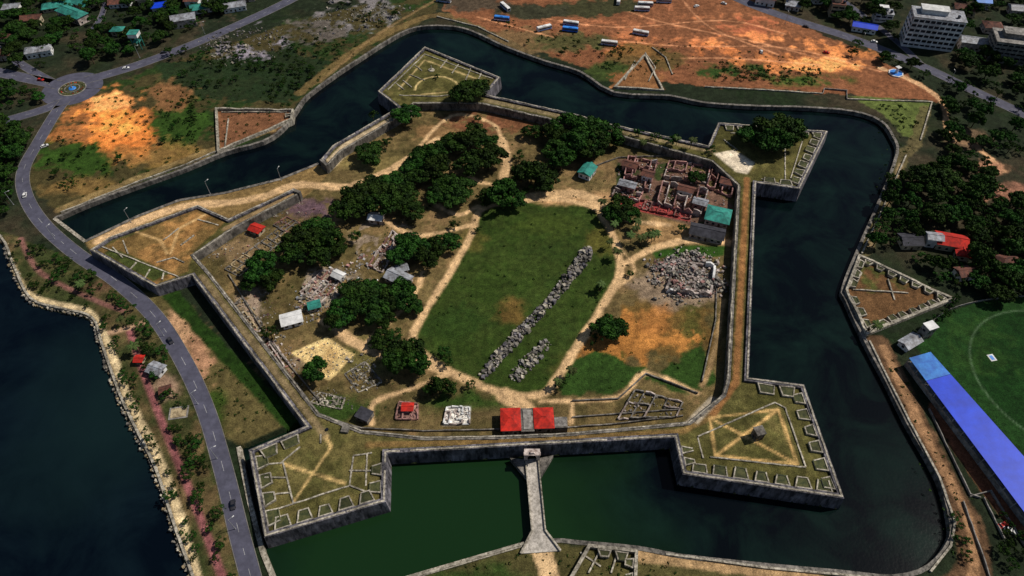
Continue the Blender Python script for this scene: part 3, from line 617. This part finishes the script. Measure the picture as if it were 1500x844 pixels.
rubble([(300,370),(345,345),(440,295),(480,310),(400,340),(330,400)], 260, .2, .8, ['stonelight', 'stone', 'brick'], 'construction_debris', cl=3)
rubble([(505,520),(550,520),(555,570),(515,575)], 120, .3, 1, ['stone', 'stonelight'], 'paving_stone_stack')
rubble([(425,560),(500,570),(520,600),(470,600)], 120, .2, .7, ['stone', 'stonelight'], 'paving_stone_stack')
rubble([(905,235),(1065,255),(1065,335),(915,300)], 500, .2, 1.0, ['brick', 'stone', 'plaster', 'pink'], 'construction_debris', cl=2.5)
rubble([(430,515),(480,496),(516,520),(482,556)], 260, .2, .6, ['sand', 'stonelight'], 'paving_stone_stack')
rubble([(300,85),(310,50),(370,40),(425,45),(400,80),(350,95)], 500, .3, 1.3, ['stone', 'stonelight', 'stonedark'], 'rock_field', cl=6)
rubble([(440,55),(470,15),(560,0),(600,15),(540,50)], 420, .3, 1.3, ['stone', 'stonelight', 'stonedark'], 'rock_field', cl=6)
mb = MB()
for p in resample(SEA, .45):
    for k in range(2):
        mb.stone(p[0]+random.uniform(-2.2, 1.0), p[1]+random.uniform(-1.3, 1.3), -1+random.uniform(-.3, .5), random.uniform(.4, .9), random.randrange(3))
mb.wall(SEA, .5, .5, -3, .6, 1, step=5, jit=.1)
mb.obj('seawall_rocks', ['stone', 'stonelight', 'sand'])

# ------------------------------------------------------------------ roads
def road(pts, w, name, line=True, z=.05, sm=6):
    P = smooth(GL(pts), sm) if sm else pts
    mb = MB(); strip(mb, P, w, z, 0)
    for s in (1, -1):
        e = offs(P, s*w/2); mb.wall(e, .13, .13, -.05, .14, 1)
    if line:
        R_ = resample(P, 3)
        for i in range(0, len(R_)-2, 3): strip(mb, R_[i:i+2], .16, z+.01, 2)
    mb.obj(name, ['asphalt', 'kerb', 'paint'])
road([(385,920),(367,844),(350,780),(328,690),(303,605),(272,535),(228,465),(172,412),(112,372),(62,327),(37,285),(35,248),(58,205),(82,165),(95,148)], 7.4, 'coast_road')
road([(125,118),(200,96),(290,62),(370,27),(430,-2),(500,-40)], 9, 'main_road'); road([(88,125),(45,116),(-40,98)], 9, 'side_road'); road([(95,148),(50,165),(-40,190)], 8, 'side_road'); road([(80,122),(40,100),(-20,60)],6,'side_road')
road([(1010,-40),(1080,-2),(1150,25),(1250,57),(1350,97),(1430,135),(1560,195)], 9, 'town_road'); road([(1180,-40),(1300,50),(1350,95)],5,'town_lane',False)
road([(130,50),(150,20),(160,-30)],4,'town_lane',False)
x, y = G(106, 130); mb = MB()
circ = lambda r: [(x+r*math.cos(-k*.1571), y+r*math.sin(-k*.1571)) for k in range(41)]
strip(mb, circ(13.5), 11, .062, 0)
mb.obj('roundabout_road', ['asphalt'])
mb = MB(); mb.wall(circ(8.4)[:-1], .3, .3, 0, .3, 0, closed=True); mb.cyl(x, y, .02, 8.3, 8.3, .18, 40, 1); mb.wall(circ(4.6)[:-1], .25, .25, 0, .45, 0, closed=True); mb.cyl(x, y, .2, 2.4, 2, .5, 24, 3); mb.cyl(x, y, .7, .6, .2, 3, 10, 0)
for k in range(40):
    a_ = k*.157; mb.stone(x+6.6*math.cos(a_), y+6.6*math.sin(a_), .2, .45, random.choice([1, 1, 2, 4]))
mb.obj('roundabout_island', ['conc', 'rgrass', 'red', 'blue2', 'sand'])

# ------------------------------------------------------------------ stadium
P0 = G(1333,523,7); P1 = G(1362,517,7); P3 = G(1500,746,7); P2 = G(1500,672,7)
ex = lambda a_, b_, t: (a_[0]+(b_[0]-a_[0])*t, a_[1]+(b_[1]-a_[1])*t)
mb = MB()
def rq(t0, t1, mi):
    n = 14
    for i in range(n):
        a_ = t0+(t1-t0)*i/n; b_ = t0+(t1-t0)*(i+1)/n
        A, B_, C_, D = ex(P0, P3, a_), ex(P0, P3, b_), ex(P1, P2, b_*1.35), ex(P1, P2, a_*1.35)
        mb.add([(*A, 6.2), (*B_, 6.2), (*C_, 7.8), (*D, 7.8), (*A, 6.0), (*B_, 6.0), (*C_, 7.6), (*D, 7.6)], [[0, 1, 2, 3], [7, 6, 5, 4], [0, 4, 5, 1], [3, 2, 6, 7], [0, 3, 7, 4], [1, 5, 6, 2]], mi)
rq(0, .17, 1); rq(.172, 1.35, 0)
for i in range(16):
    t = i/15*1.3
    A = ex(ex(P0, P3, t), ex(P1, P2, t*1.35), .06); B_ = ex(ex(P0, P3, t), ex(P1, P2, t*1.35), .93)
    mb.box(*A, 0, .35, .35, 6.15, 0, 2); mb.box(*B_, 0, .35, .35, 7.5, 0, 2)
for k in range(5):
    f0 = .1+k*.14
    A = ex(ex(P0, P3, 0), ex(P1, P2, 0), f0); B_ = ex(ex(P0, P3, 1.3), ex(P1, P2, 1.3*1.35), f0)
    mb.wall([A, B_], .7, .7, 0, 3-k*.5, 3)
mb.obj('stadium_grandstand', ['blue', 'blue2', 'metal', 'conc'])
mb = MB(); x, y = G(1453, 524); mb.box(x, y, .0, 3, 3.6, .03, .2, 0); mb.box(x, y, .03, 1.6, 2.4, .02, .2, 1); mb.obj('cricket_pitch_cover', ['white', 'blue2'])
mb = MB(); bd = smooth(GL([(1338,503),(1380,460),(1440,441),(1510,434)]), 5); mb.wall(bd, .1, .1, 0, 1.2, 0); mb.obj('stadium_boundary_fence', ['conc'])
house(1352, 492, 5, 4, 8, R(20), 'white', 'conc', 2, 'flat', 'scoreboard_building'); house(1330, 505, 9, 5, 3, R(30), 'tin', 'white', name='pavilion_building')
# ------------------------------------------------------------------ town
def tower(px, py, w, d, h, rot, storeys, name, wm='white', rm='blue2', band='glass_and_shade'):
    x, y = G(px, py); mb = MB(); c, s = math.cos(rot), math.sin(rot); T = lambda a, b: (x+a*c-b*s, y+a*s+b*c)
    mb.box(x, y, 0, w-.6, d-.6, h, rot, 2); sh = h/storeys
    for k in range(storeys+1): mb.box(x, y, max(0, k*sh-.6), w, d, 1.5, rot, 0)
    n = int(w/3.5)
    for i in range(n+1):
        for sd in (-1, 1): p = T(-w/2+i*w/n*.99+.2, sd*(d/2-.12)); mb.box(*p, 0, .6, .3, h, rot, 0)
    for i in range(int(d/4)+1):
        for sd in (-1, 1): p = T(sd*(w/2-.12), -d/2+i*d/int(d/4)*.98+.2); mb.box(*p, 0, .3, .6, h, rot, 0)
    mb.box(x, y, h+.91, w+1, d+1, .3, rot, 1); mb.box(*T(-w*.1, d*.1), h+1.21, w*.5, d*.5, 3, rot, 0); mb.box(*T(-w*.1, d*.1), h+4.22, w*.55, d*.55, .25, rot, 0); mb.cyl(*T(w*.36, -d*.2), h+1.21, 1, 1, 1.8, mi=2)
    mb.obj(name, [wm, rm, band])
tower(1354, 64, 33, 15, 21, R(-14), 6, 'office_block', rm='tin')
tower(1222, 22, 9, 8, 9, R(-12), 3, 'apartment_building', 'cream', 'tile'); tower(1290, 30, 12, 8, 6, R(-12), 2, 'shop_building', 'white', 'tin')
house(1264, 45, 16, 7, 4, R(-20), 'blue', 'white', name='shop_building')
tower(1480, 85, 34, 18, 14, R(-15), 5, 'apartment_building', 'conc', 'conc')
for (px, py, w, d, rf, rt) in [(88,12,22,9,'teal',20),(110,28,24,9,'teal',-30),(122,10,16,8,'teal',-30),(178,8,15,8,'tile',10),(240,15,14,8,'blue',15),(215,5,10,7,'tin',10),(272,36,16,9,'tin',20),(300,15,18,9,'teal',20),(285,8,10,8,'tile',0),
        (318,8,14,8,'tin',15),(345,14,16,8,'tin',20),(60,80,16,8,'tin',20),(12,60,14,9,'tile',-10),(50,35,12,8,'tile',10),(20,20,12,8,'tin',10),(360,0,14,8,'tile',15),(10,85,10,8,'tile',0),(175,50,8,6,'teal',0),(150,0,12,8,'tin',10),
        (1120,5,14,9,'tile',-20),(1160,12,10,8,'tin',-20),(1200,2,12,9,'tile',0),(1420,70,16,9,'tin',-15),(1450,45,12,9,'tile',-10),(1410,20,14,9,'tile',-20),(1490,20,14,9,'tin',-10),(1435,10,10,8,'blue2',-10),
        (1470,390,10,7,'tile',10),(1330,358,10,8,'darkroof',0),(1410,405,9,6,'tile',10)]:
    house(px, py, w, d, random.uniform(3, 6), R(rt), rf, random.choice(['white', 'cream', 'plaster']), kind=random.choice(['gable', 'hip']), name='house')
house(1388, 360, 14, 9, 4.5, R(-15), 'red', 'cream', kind='gable', name='temple_hall'); house(1362, 358, 7, 5, 6, R(-10), 'tin', 'white', name='chapel')
house(1405, 372, 10, 6, 3.5, R(75), 'red', 'cream', name='temple_hall')
house(232, 545, 6, 5, 3, R(-20), 'tin', 'white', name='kiosk'); house(207, 530, 3, 3, 2.6, 0, 'red', 'cream', name='kiosk'); house(245, 575, 4, 3, 2.6, R(20), 'tile', 'cream', name='kiosk')
x, y = G(262, 605); mb = MB(); mb.box(x, y, 0, 8, 6, .3, R(10), 0); mb.box(x, y, .3, 6.5, 4.6, .15, R(10), 1); mb.obj('paved_terrace', ['conc', 'sand'])
x, y = G(205, 70); mb = MB()
for a_, b_ in ((-1, -1), (1, -1), (1, 1), (-1, 1)): mb.box(x+a_*2.4, y+b_*2.4, 0, .5, .5, 9, 0, 0)
mb.box(x, y, 5, 5, 5, .3, 0, 0); mb.box(x, y, 9, 6.4, 6.4, 2.6, 0, 1); mb.box(x, y, 11.6, 6.8, 6.8, .3, 0, 0); mb.obj('water_tower', ['teal', 'white'])
x, y = G(1312, 108); mb = MB(); mb.cyl(x, y, 0, 5, 5, .7, 8, 0); mb.cyl(x, y, .7, 4.2, 4.2, .05, 8, 1); mb.cyl(x, y, .7, 1.2, .5, 4, 8, 0); mb.box(x, y, 4.7, 3, 3, .3, .4, 0); mb.obj('fountain_monument', ['white', 'blue2'])
x, y = G(632, 103, ZR); mb = MB(); mb.cyl(x, y, ZR-.1, 2.2, 2.0, .6, 12, 0); mb.cyl(x, y, ZR+.5, .5, .3, 3, 8, 0); mb.obj('flagstaff_base', ['stonelight'])

# ------------------------------------------------------------------ vehicles & lamps
def prof(mb, x, y, rot, pr, w, mi, z0=0):
    c, s = math.cos(rot), math.sin(rot); n = len(pr); vs = []
    for sd, k in ((-1, 1), (1, 1)):
        for a_, zz in pr: yy = sd*w/2*(1 if zz < pr[0][1]+1.2 else .9); vs.append((x+a_*c-yy*s, y+a_*s+yy*c, zz+z0))
    mb.add(vs, [list(range(n)), list(range(2*n-1, n-1, -1))]+[[i, n+i, n+(i+1) % n, (i+1) % n] for i in range(n)], mi)
def wheels(mb, x, y, rot, xs_, w, r, mi):
    c, s = math.cos(rot), math.sin(rot)
    for a_ in xs_:
        for sd in (-1, 1):
            vs = []
            for yy in (sd*w/2-.12, sd*w/2+.12):
                for k in range(10): t = k*.628; vs.append((x+(a_+r*math.cos(t))*c-yy*s, y+(a_+r*math.cos(t))*s+yy*c, r+r*math.sin(t)))
            mb.add(vs, [[k, (k+1) % 10, 10+(k+1) % 10, 10+k] for k in range(10)]+[list(range(10)), list(range(19, 9, -1))], mi)
def bus(px, py, rot, m='white', st='blue2'):
    x, y = G(px, py); mb = MB()
    prof(mb, x, y, rot, [(-5.7, .45), (5.7, .45), (5.85, 1.4), (5.65, 2.9), (5.3, 3.3), (-5.4, 3.3), (-5.75, 2.9), (-5.8, 1.2)], 2.8, 0)
    mb.box(x, y, 1.6, 10.9, 2.86, .85, rot, 1); mb.box(x, y, .75, 11.2, 2.87, .45, rot, 2)
    mb.box(x+math.cos(rot)*5.7, y+math.sin(rot)*5.7, 1.4, .35, 2.3, 1.2, rot, 1); mb.box(x, y, 3.3, 2.2, 1.4, .25, rot, 0)
    wheels(mb, x, y, rot, (-3.7, 3.7), 2.7, .5, 3); mb.obj('parked_bus', [m, 'glass_and_shade', st, 'tyre'])
for px, py, r_, m_, s_ in [(740,13,-60,'white','blue2'),(735,30,-12,'blue2','white'),(797,44,25,'white','blue2'),(836,37,-15,'white','blue'),(835,46,-12,'blue2','blue'),(945,9,-5,'white','red'),(940,16,-5,'white','blue2'),(938,51,-20,'white','blue2'),(892,66,-12,'white','blue2'),(906,3,80,'white','red'),(650,3,-15,'white','blue2'),(972,4,-5,'white','blue2')]:
    bus(px, py, R(r_), m_, s_)
def car(px, py, rot, m='white', name='car', k=1):
    x, y = G(px, py); mb = MB()
    prof(mb, x, y, rot, [(-2.1, .35), (2.1, .35), (2.2, .75), (1.2, .95), (-2.0, .98), (-2.15, .7)], 1.75, 0)
    prof(mb, x, y, rot, [(-1.8, .95), (1.1, .95), (.4, 1.45), (-1.3, 1.48)], 1.6, 1); mb.box(x-math.cos(rot)*.45, y-math.sin(rot)*.45, 1.46, 1.6, 1.3, .06, rot, 0)
    wheels(mb, x, y, rot, (-1.3, 1.3), 1.6, .33, 2); mb.obj(name, [m, 'glass_and_shade', 'tyre'])
for px, py, r_, m_ in [(1115,77,80,'white'),(66,215,40,'white'),(37,287,110,'white'),(342,740,-75,'darkroof'),(1210,78,-20,'red'),(1280,62,-20,'white'),(1180,40,-20,'darkroof'),(1020,10,30,'white'),(240,78,22,'darkroof'),(185,101,20,'white'),(60,118,-10,'red'),(1478,778,-30,'white'),(1468,770,20,'red'),(250,500,-50,'darkroof'),(1060,6,-30,'white')]:
    car(px, py, R(r_), m_)
def lamp(px, py, rot, h=9):
    x, y = G(px, py); mb = MB(); mb.cyl(x, y, 0, .28, .28, .5, 8); mb.cyl(x, y, 0, .16, .1, h, 8)
    c, s = math.cos(rot), math.sin(rot); mb.box(x+c*.9, y+s*.9, h-.1, 1.9, .12, .12, rot); mb.box(x+c*2, y+s*2, h-.18, .9, .36, .16, rot, 1); mb.obj('street_lamp', ['metal', 'white'])
for px, py in [(192,326),(308,284),(412,265),(20,300),(80,350),(240,492),(290,592),(318,672),(345,775),(205,85),(300,50),(1150,35),(1260,68),(1390,122)]: lamp(px, py, random.uniform(-.5, .5)+1)

# ------------------------------------------------------------------ trees
def leafmesh(name, clumps, nleaf, ls, trunk, mats, seed, flat=.6):
    r = np.random.default_rng(seed); VV = []; CC = []
    for (cx, cy, cz, cr) in clumps:
        n = int(nleaf*(cr/2.0)**2); tone = r.uniform(.0, .95)
        if n < 3: n = 3
        d = r.normal(size=(n, 3)); d /= np.linalg.norm(d, axis=1)[:, None]; d[:, 2] = np.abs(d[:, 2])-.25*(r.random(n) < .5)
        rad = cr*r.uniform(.6, 1.12, n); p = np.array([cx, cy, cz])+d*rad[:, None]*np.array([1, 1, flat])
        nn = d+r.normal(size=(n, 3))*.5; nn /= np.linalg.norm(nn, axis=1)[:, None]
        t1 = np.cross(nn, [.3, .5, .8]); t1 /= np.linalg.norm(t1, axis=1)[:, None]; t2 = np.cross(nn, t1); s = (ls*r.uniform(.55, 1.3, n))[:, None]
        q = np.stack([p-t1*s*.5-t2*s*.3, p+t1*s*.5-t2*s*.4, p+t1*s*.35+t2*s*.5, p-t1*s*.4+t2*s*.4], 1).reshape(-1, 3)
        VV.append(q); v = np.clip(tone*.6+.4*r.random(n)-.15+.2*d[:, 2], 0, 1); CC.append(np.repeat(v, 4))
    V = np.concatenate(VV); cl = list(np.concatenate(CC)); nq = len(V)//4
    mb = MB(); mb.v = [tuple(p) for p in V.tolist()]; mb.f = [[4*i, 4*i+1, 4*i+2, 4*i+3] for i in range(nq)]; mb.m = [0]*nq
    trunk(mb)
    me = bpy.data.meshes.new(name); me.from_pydata(mb.v, [], mb.f)
    for m_ in mats: me.materials.append(M[m_])
    me.polygons.foreach_set('material_index', mb.m)
    ca = me.color_attributes.new('Col', 'FLOAT_COLOR', 'POINT'); cl += [.3]*(len(mb.v)-len(cl))
    a_ = np.array(cl); ca.data.foreach_set('color', np.stack([a_, a_, a_, np.ones_like(a_)], -1).reshape(-1).astype(np.float32))
    me.update(); return me
def treem(seed, Rr=8, Hh=10, n=60):
    r = random.Random(seed); cl = []; e = r.uniform(.8, 1.15); n = int(n*r.uniform(.75, 1.15)); Hh *= r.uniform(.85, 1.2)
    k1, k2 = r.uniform(.1, .3), r.uniform(.05, .2)
    for k in range(n):
        a_ = r.random()*6.283; q = math.sqrt(r.random())*Rr*.82; lob = 1+k1*math.sin(2*a_+seed)+k2*math.sin(5*a_+seed*2)
        zt = Hh*.42+(Hh*.5)*math.sqrt(max(0, 1-(q/Rr)**2))*r.uniform(.5, 1.1); q *= lob
        cl.append((q*math.cos(a_)*e, q*math.sin(a_)/e, zt, r.uniform(.7, 2.5)*Rr/8))
    def tr(mb):
        mb.cyl(0, 0, -.2, Rr*.07, Rr*.045, Hh*.4, 8, 1)
        for k in range(6):
            a_ = k*1.05+r.random(); q = Rr*.5; mb.cyl(0, 0, Hh*.3, Rr*.035, Rr*.012, Hh*.4, 6, 1, q*math.cos(a_), q*math.sin(a_))
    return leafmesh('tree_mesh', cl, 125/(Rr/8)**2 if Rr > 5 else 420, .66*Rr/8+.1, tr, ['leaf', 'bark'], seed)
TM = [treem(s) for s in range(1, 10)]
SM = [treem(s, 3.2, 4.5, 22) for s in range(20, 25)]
def zrof(x, y): return ZR if inpoly((x, y), RING) else 0
def tree(px, py, rpx=None, rm=None, world=None, name='broadleaf_tree', zc=5):
    if world: x, y = world
    else: x, y = G(px, py, zc)
    rm = rm or rpx*mpp(py)*1.18
    small = rm < 4.6
    me = random.choice(SM if small else TM); k = rm/(3.2 if small else 8)
    o = bpy.data.objects.new('small_tree' if small else name, me); col.objects.link(o)
    o.location = (x, y, zrof(x, y)); o.scale = (k*random.uniform(.9, 1.1), k*random.uniform(.9, 1.1), k**.7*random.uniform(.8, 1.25)); o.rotation_euler = (0, 0, random.random()*6.28)
for t in [(690,147,22),(672,152,12),(595,172,18),(543,225,20),(628,228,20),(612,243,18),(640,250,20),(665,212,20),(690,205,22),(712,212,16),(715,238,22),(690,245,22),(650,272,20),(672,285,22),(640,288,14),(608,262,16),
 (520,300,22),(505,312,18),(545,280,22),(570,270,20),(560,305,22),(590,290,22),(600,308,18),(735,288,21),(715,290,15),(752,292,15),(782,192,13),(815,200,18),(838,190,22),(865,195,22),(885,200,20),(850,218,24),(825,222,22),(870,220,20),(900,205,12),
 (822,240,18),(778,262,20),(798,265,18),(765,255,14),(910,305,20),(897,315,13),(925,315,13),(1130,205,28),(1108,212,22),(1152,212,22),(1130,222,24),(1092,207,14),(465,345,24),(445,362,24),(480,355,20),(430,375,20),(470,375,20),(385,395,22),(400,410,18),(372,410,16),(495,362,13),
 (605,362,22),(590,372,18),(622,378,18),(655,355,19),(640,362,13),(500,460,20),(490,470,14),(525,430,22),(545,420,16),(520,450,18),(555,455,22),(575,440,20),(590,435,20),(602,445,13),(565,470,13),(595,520,24),(580,532,17),(612,535,17),(462,543,18),(395,487,12),(890,483,20),(905,480,13),(870,492,9),
 (645,567,16),(660,565,11),(630,568,11),(560,495,14),(580,490,11),(650,512,9),(655,525,8),(1020,258,11),(760,225,8),(565,205,9),(665,325,7),(880,420,7),(878,415,5),(1040,225,8),(985,212,9),(960,205,7),(935,200,7),(690,560,7),(820,560,8),(545,165,7),(640,115,4),(700,330,5),(770,275,6),(955,335,7),(520,345,9),(545,500,8),(700,170,6),(1000,330,6),(925,395,5),(450,320,6)]:
    tree(*t)
placed = []
def fill(poly, n, r0, r1, md=.75):
    P = GL(poly); x0 = min(p[0] for p in P); x1 = max(p[0] for p in P); y0 = min(p[1] for p in P); y1 = max(p[1] for p in P); k = 0; tries = 0
    while k < n and tries < n*40:
        tries += 1; p = (random.uniform(x0, x1), random.uniform(y0, y1)); r_ = random.uniform(r0, r1)
        if inpoly(p, P) and all(math.dist(p, q[:2]) > (r_+q[2])*md for q in placed):
            placed.append((*p, r_)); tree(0, 0, rm=r_, world=p); k += 1
fill([(1300,265),(1345,255),(1385,225),(1425,250),(1440,300),(1400,325),(1330,335),(1290,330)], 30, 4, 9, .62)
fill([(1440,205),(1520,215),(1520,240),(1440,235)], 6, 3, 6); fill([(1420,300),(1520,300),(1520,335),(1420,330)], 10, 3.5, 7); fill([(1405,232),(1450,255),(1440,275),(1400,262)], 5, 4, 6)
fill([(1300,330),(1340,335),(1320,372),(1270,362)], 9, 3, 6)
fill([(1415,335),(1540,330),(1540,435),(1450,440),(1405,400)], 40, 4, 8.5, .65)
fill([(1330,375),(1420,390),(1420,425),(1390,420)], 8, 3.5, 6)
fill([(1360,150),(1400,150),(1500,180),(1520,230),(1400,215)], 14, 3, 6)
fill([(1380,75),(1520,90),(1520,160),(1420,118)], 26, 3, 7, .65); fill([(1390,-20),(1560,-20),(1540,60),(1400,60)], 34, 3, 7, .65)
fill([(1060,-30),(1330,-30),(1320,70),(1200,25),(1100,-5)], 60, 3, 7, .62)
fill([(1240,65),(1420,125),(1540,180),(1540,200),(1400,140),(1240,80)], 18, 2.2, 5)
fill([(-40,-20),(400,-30),(330,25),(250,60),(200,85),(130,105),(110,70),(70,70),(60,105),(-40,95)], 190, 2.2, 7.5, .58)
fill([(-60,200),(30,185),(55,195),(22,250),(15,320),(-60,300)], 50, 3, 7, .6); fill([(-20,125),(60,135),(70,150),(-20,170)], 18, 2.4, 5)
fill([(230,85),(330,55),(420,100),(300,140)], 50, 1.2, 3.4); fill([(400,100),(470,100),(440,140),(400,150)], 22, 1.3, 3); fill([(400,60),(500,60),(520,85),(430,100)], 24, 1, 2.6); fill([(420,-10),(640,-20),(630,15),(560,40),(470,10)], 20, 1.2, 3.5)
fill([(20,352),(105,385),(200,452),(255,540),(290,640),(335,790),(345,850),(325,850),(275,690),(225,560),(190,475),(150,440),(90,415),(40,375)], 62, 1.0, 4.0, .6)
fill([(0,352),(60,410),(150,455),(180,490),(200,560),(240,660),(280,760),(300,850),(292,850),(262,765),(205,620),(160,500),(140,455),(50,428)], 46, .9, 2.8, .6)
fill([(1370,200),(1400,200),(1470,280),(1440,300)], 6, 3, 5); fill([(1050,95),(1200,105),(1190,125),(1060,120)], 34, 1.0, 3)
fill([(870,70),(980,75),(960,100),(870,105)], 14, 1.2, 2.6); fill([(700,20),(880,50),(840,90),(740,55)], 16, 1, 2.2)
fill([(230,140),(290,140),(290,210),(240,220)], 22, 1.2, 2.8); fill([(90,200),(200,240),(110,290),(60,250)], 18, 1.2, 2.5)
fill([(1275,150),(1350,160),(1330,210),(1310,190)], 8, 1, 2.2); fill([(1370,450),(1400,440),(1380,470),(1340,500)],7,1.5,3)
fill([(1390,740),(1440,820),(1400,840)],6,1,2.4); fill([(1455,740),(1500,800),(1500,844),(1450,830)],8,1.2,2.6)
r = random.Random(5); cl = []
def shr(poly, n, a_, b_):
    P = GL(poly); x0 = min(p[0] for p in P); x1 = max(p[0] for p in P); y0 = min(p[1] for p in P); y1 = max(p[1] for p in P)
    k = 0
    while k < n:
        p = (r.uniform(x0, x1), r.uniform(y0, y1))
        if inpoly(p, P): cl.append((*p, .1, r.uniform(a_, b_))); k += 1
shr([(330,400),(480,300),(600,250),(700,180),(1040,240),(1060,540),(1000,600),(500,610)], 300, .3, .9)
shr([(100,160),(430,40),(600,10),(500,90),(400,180),(100,300)], 500, .4, 1.3)
shr([(700,20),(1300,100),(1100,125),(900,110)], 200, .3, 1.0)
shr([(250,450),(420,610),(350,640),(300,560)], 70, .3, .8)
shr([(1290,150),(1360,150),(1340,220),(1290,330),(1275,350)], 60, .3, 1)
shr([(1290,520),(1310,520),(1440,760),(1400,830)], 60, .3, .9); shr([(650,835),(780,805),(1000,825),(1000,860)], 70, .3, .8)
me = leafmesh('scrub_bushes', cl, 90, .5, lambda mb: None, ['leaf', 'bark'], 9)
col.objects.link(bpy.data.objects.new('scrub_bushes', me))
def palmm(seed):
    r = random.Random(seed); mb = MB(); x = y = 0; z = -.2
    for k in range(5): mb.cyl(x, y, z, .22-.02*k, .2-.02*k, 1.8, 7, 1, .12*k*.5, .08*k*.5); x += .06*k; y += .04*k; z += 1.78
    for f in range(17):
        a_ = f*.37*6.28+r.random()*.3; el = r.uniform(-.1, .9); Lf = r.uniform(3, 4); px, py, pz = x, y, z
        for s in range(7):
            e = el-s*.26; nxp = (px+math.cos(a_)*math.cos(e)*Lf/7, py+math.sin(a_)*math.cos(e)*Lf/7, pz+math.sin(e)*Lf/7)
            w_ = .75*(1-abs(s-2.5)/5.5)
            for sd in (-1, 1):
                sx, sy = -math.sin(a_)*w_*sd, math.cos(a_)*w_*sd
                mb.add([(px, py, pz), (nxp[0], nxp[1], nxp[2]), (nxp[0]+sx, nxp[1]+sy, nxp[2]-.25), (px+sx*.9, py+sy*.9, pz-.3)], [[0, 1, 2, 3]], 0)
            px, py, pz = nxp
    me = bpy.data.meshes.new('palm_mesh'); me.from_pydata(mb.v, [], mb.f); me.materials.append(M['palm']); me.materials.append(M['bark']); me.polygons.foreach_set('material_index', mb.m)
    ca = me.color_attributes.new('Col', 'FLOAT_COLOR', 'POINT'); a_ = np.random.default_rng(seed).random(len(mb.v)); ca.data.foreach_set('color', np.stack([a_, a_, a_, a_*0+1], -1).reshape(-1).astype(np.float32)); return me
PM = [palmm(1), palmm(2)]
for px, py in [(930,338),(945,345),(955,350),(940,352),(925,348),(935,330),(893,355),(905,372),(900,330),(880,418),(990,215),(1010,220),(940,212),(815,560),(835,545),(960,345),(1280,480),(200,510),(175,470),(120,420),(880,300),(1420,180),(1460,200)]:
    x, y = G(px, py, 4); o = bpy.data.objects.new('palm_tree', random.choice(PM)); col.objects.link(o); o.location = (x, y, zrof(x, y)); k = random.uniform(.7, 1.0); o.scale = (k, k, k*.8); o.rotation_euler = (0, 0, random.random()*6)

# ------------------------------------------------------------------ light, sky, camera
sd = Vector((.93, .30, 0)).normalized(); el = R(50); d = Vector((sd.x*math.cos(el), sd.y*math.cos(el), math.sin(el)))
s = bpy.data.lights.new('sun', 'SUN'); s.energy = 4.1; s.angle = R(.5); s.color = (1, .93, .83)
so = bpy.data.objects.new('sun', s); col.objects.link(so); so.rotation_euler = (-d).to_track_quat('-Z', 'Y').to_euler()
wd = bpy.data.worlds.new('World'); scene.world = wd; wd.use_nodes = True; nt = wd.node_tree; bg = nt.nodes['Background']; bg.inputs['Strength'].default_value = .052
sk = nt.nodes.new('ShaderNodeTexSky'); sk.sky_type = 'NISHITA'; sk.sun_disc = False; sk.sun_elevation = el; sk.sun_rotation = math.atan2(sd.x, sd.y); nt.links.new(sk.outputs[0], bg.inputs[0])
scene.view_settings.view_transform = 'Standard'; scene.view_settings.look = 'None'; scene.view_settings.exposure = 0
cam = bpy.data.cameras.new('camera'); co_ = bpy.data.objects.new('camera', cam); col.objects.link(co_); scene.camera = co_
cam.sensor_width = 36; cam.lens = 24; cam.clip_start = 1; cam.clip_end = 12000
co_.location = (0, 0, H); co_.rotation_euler = (math.pi/2-PIT, 0, 0)
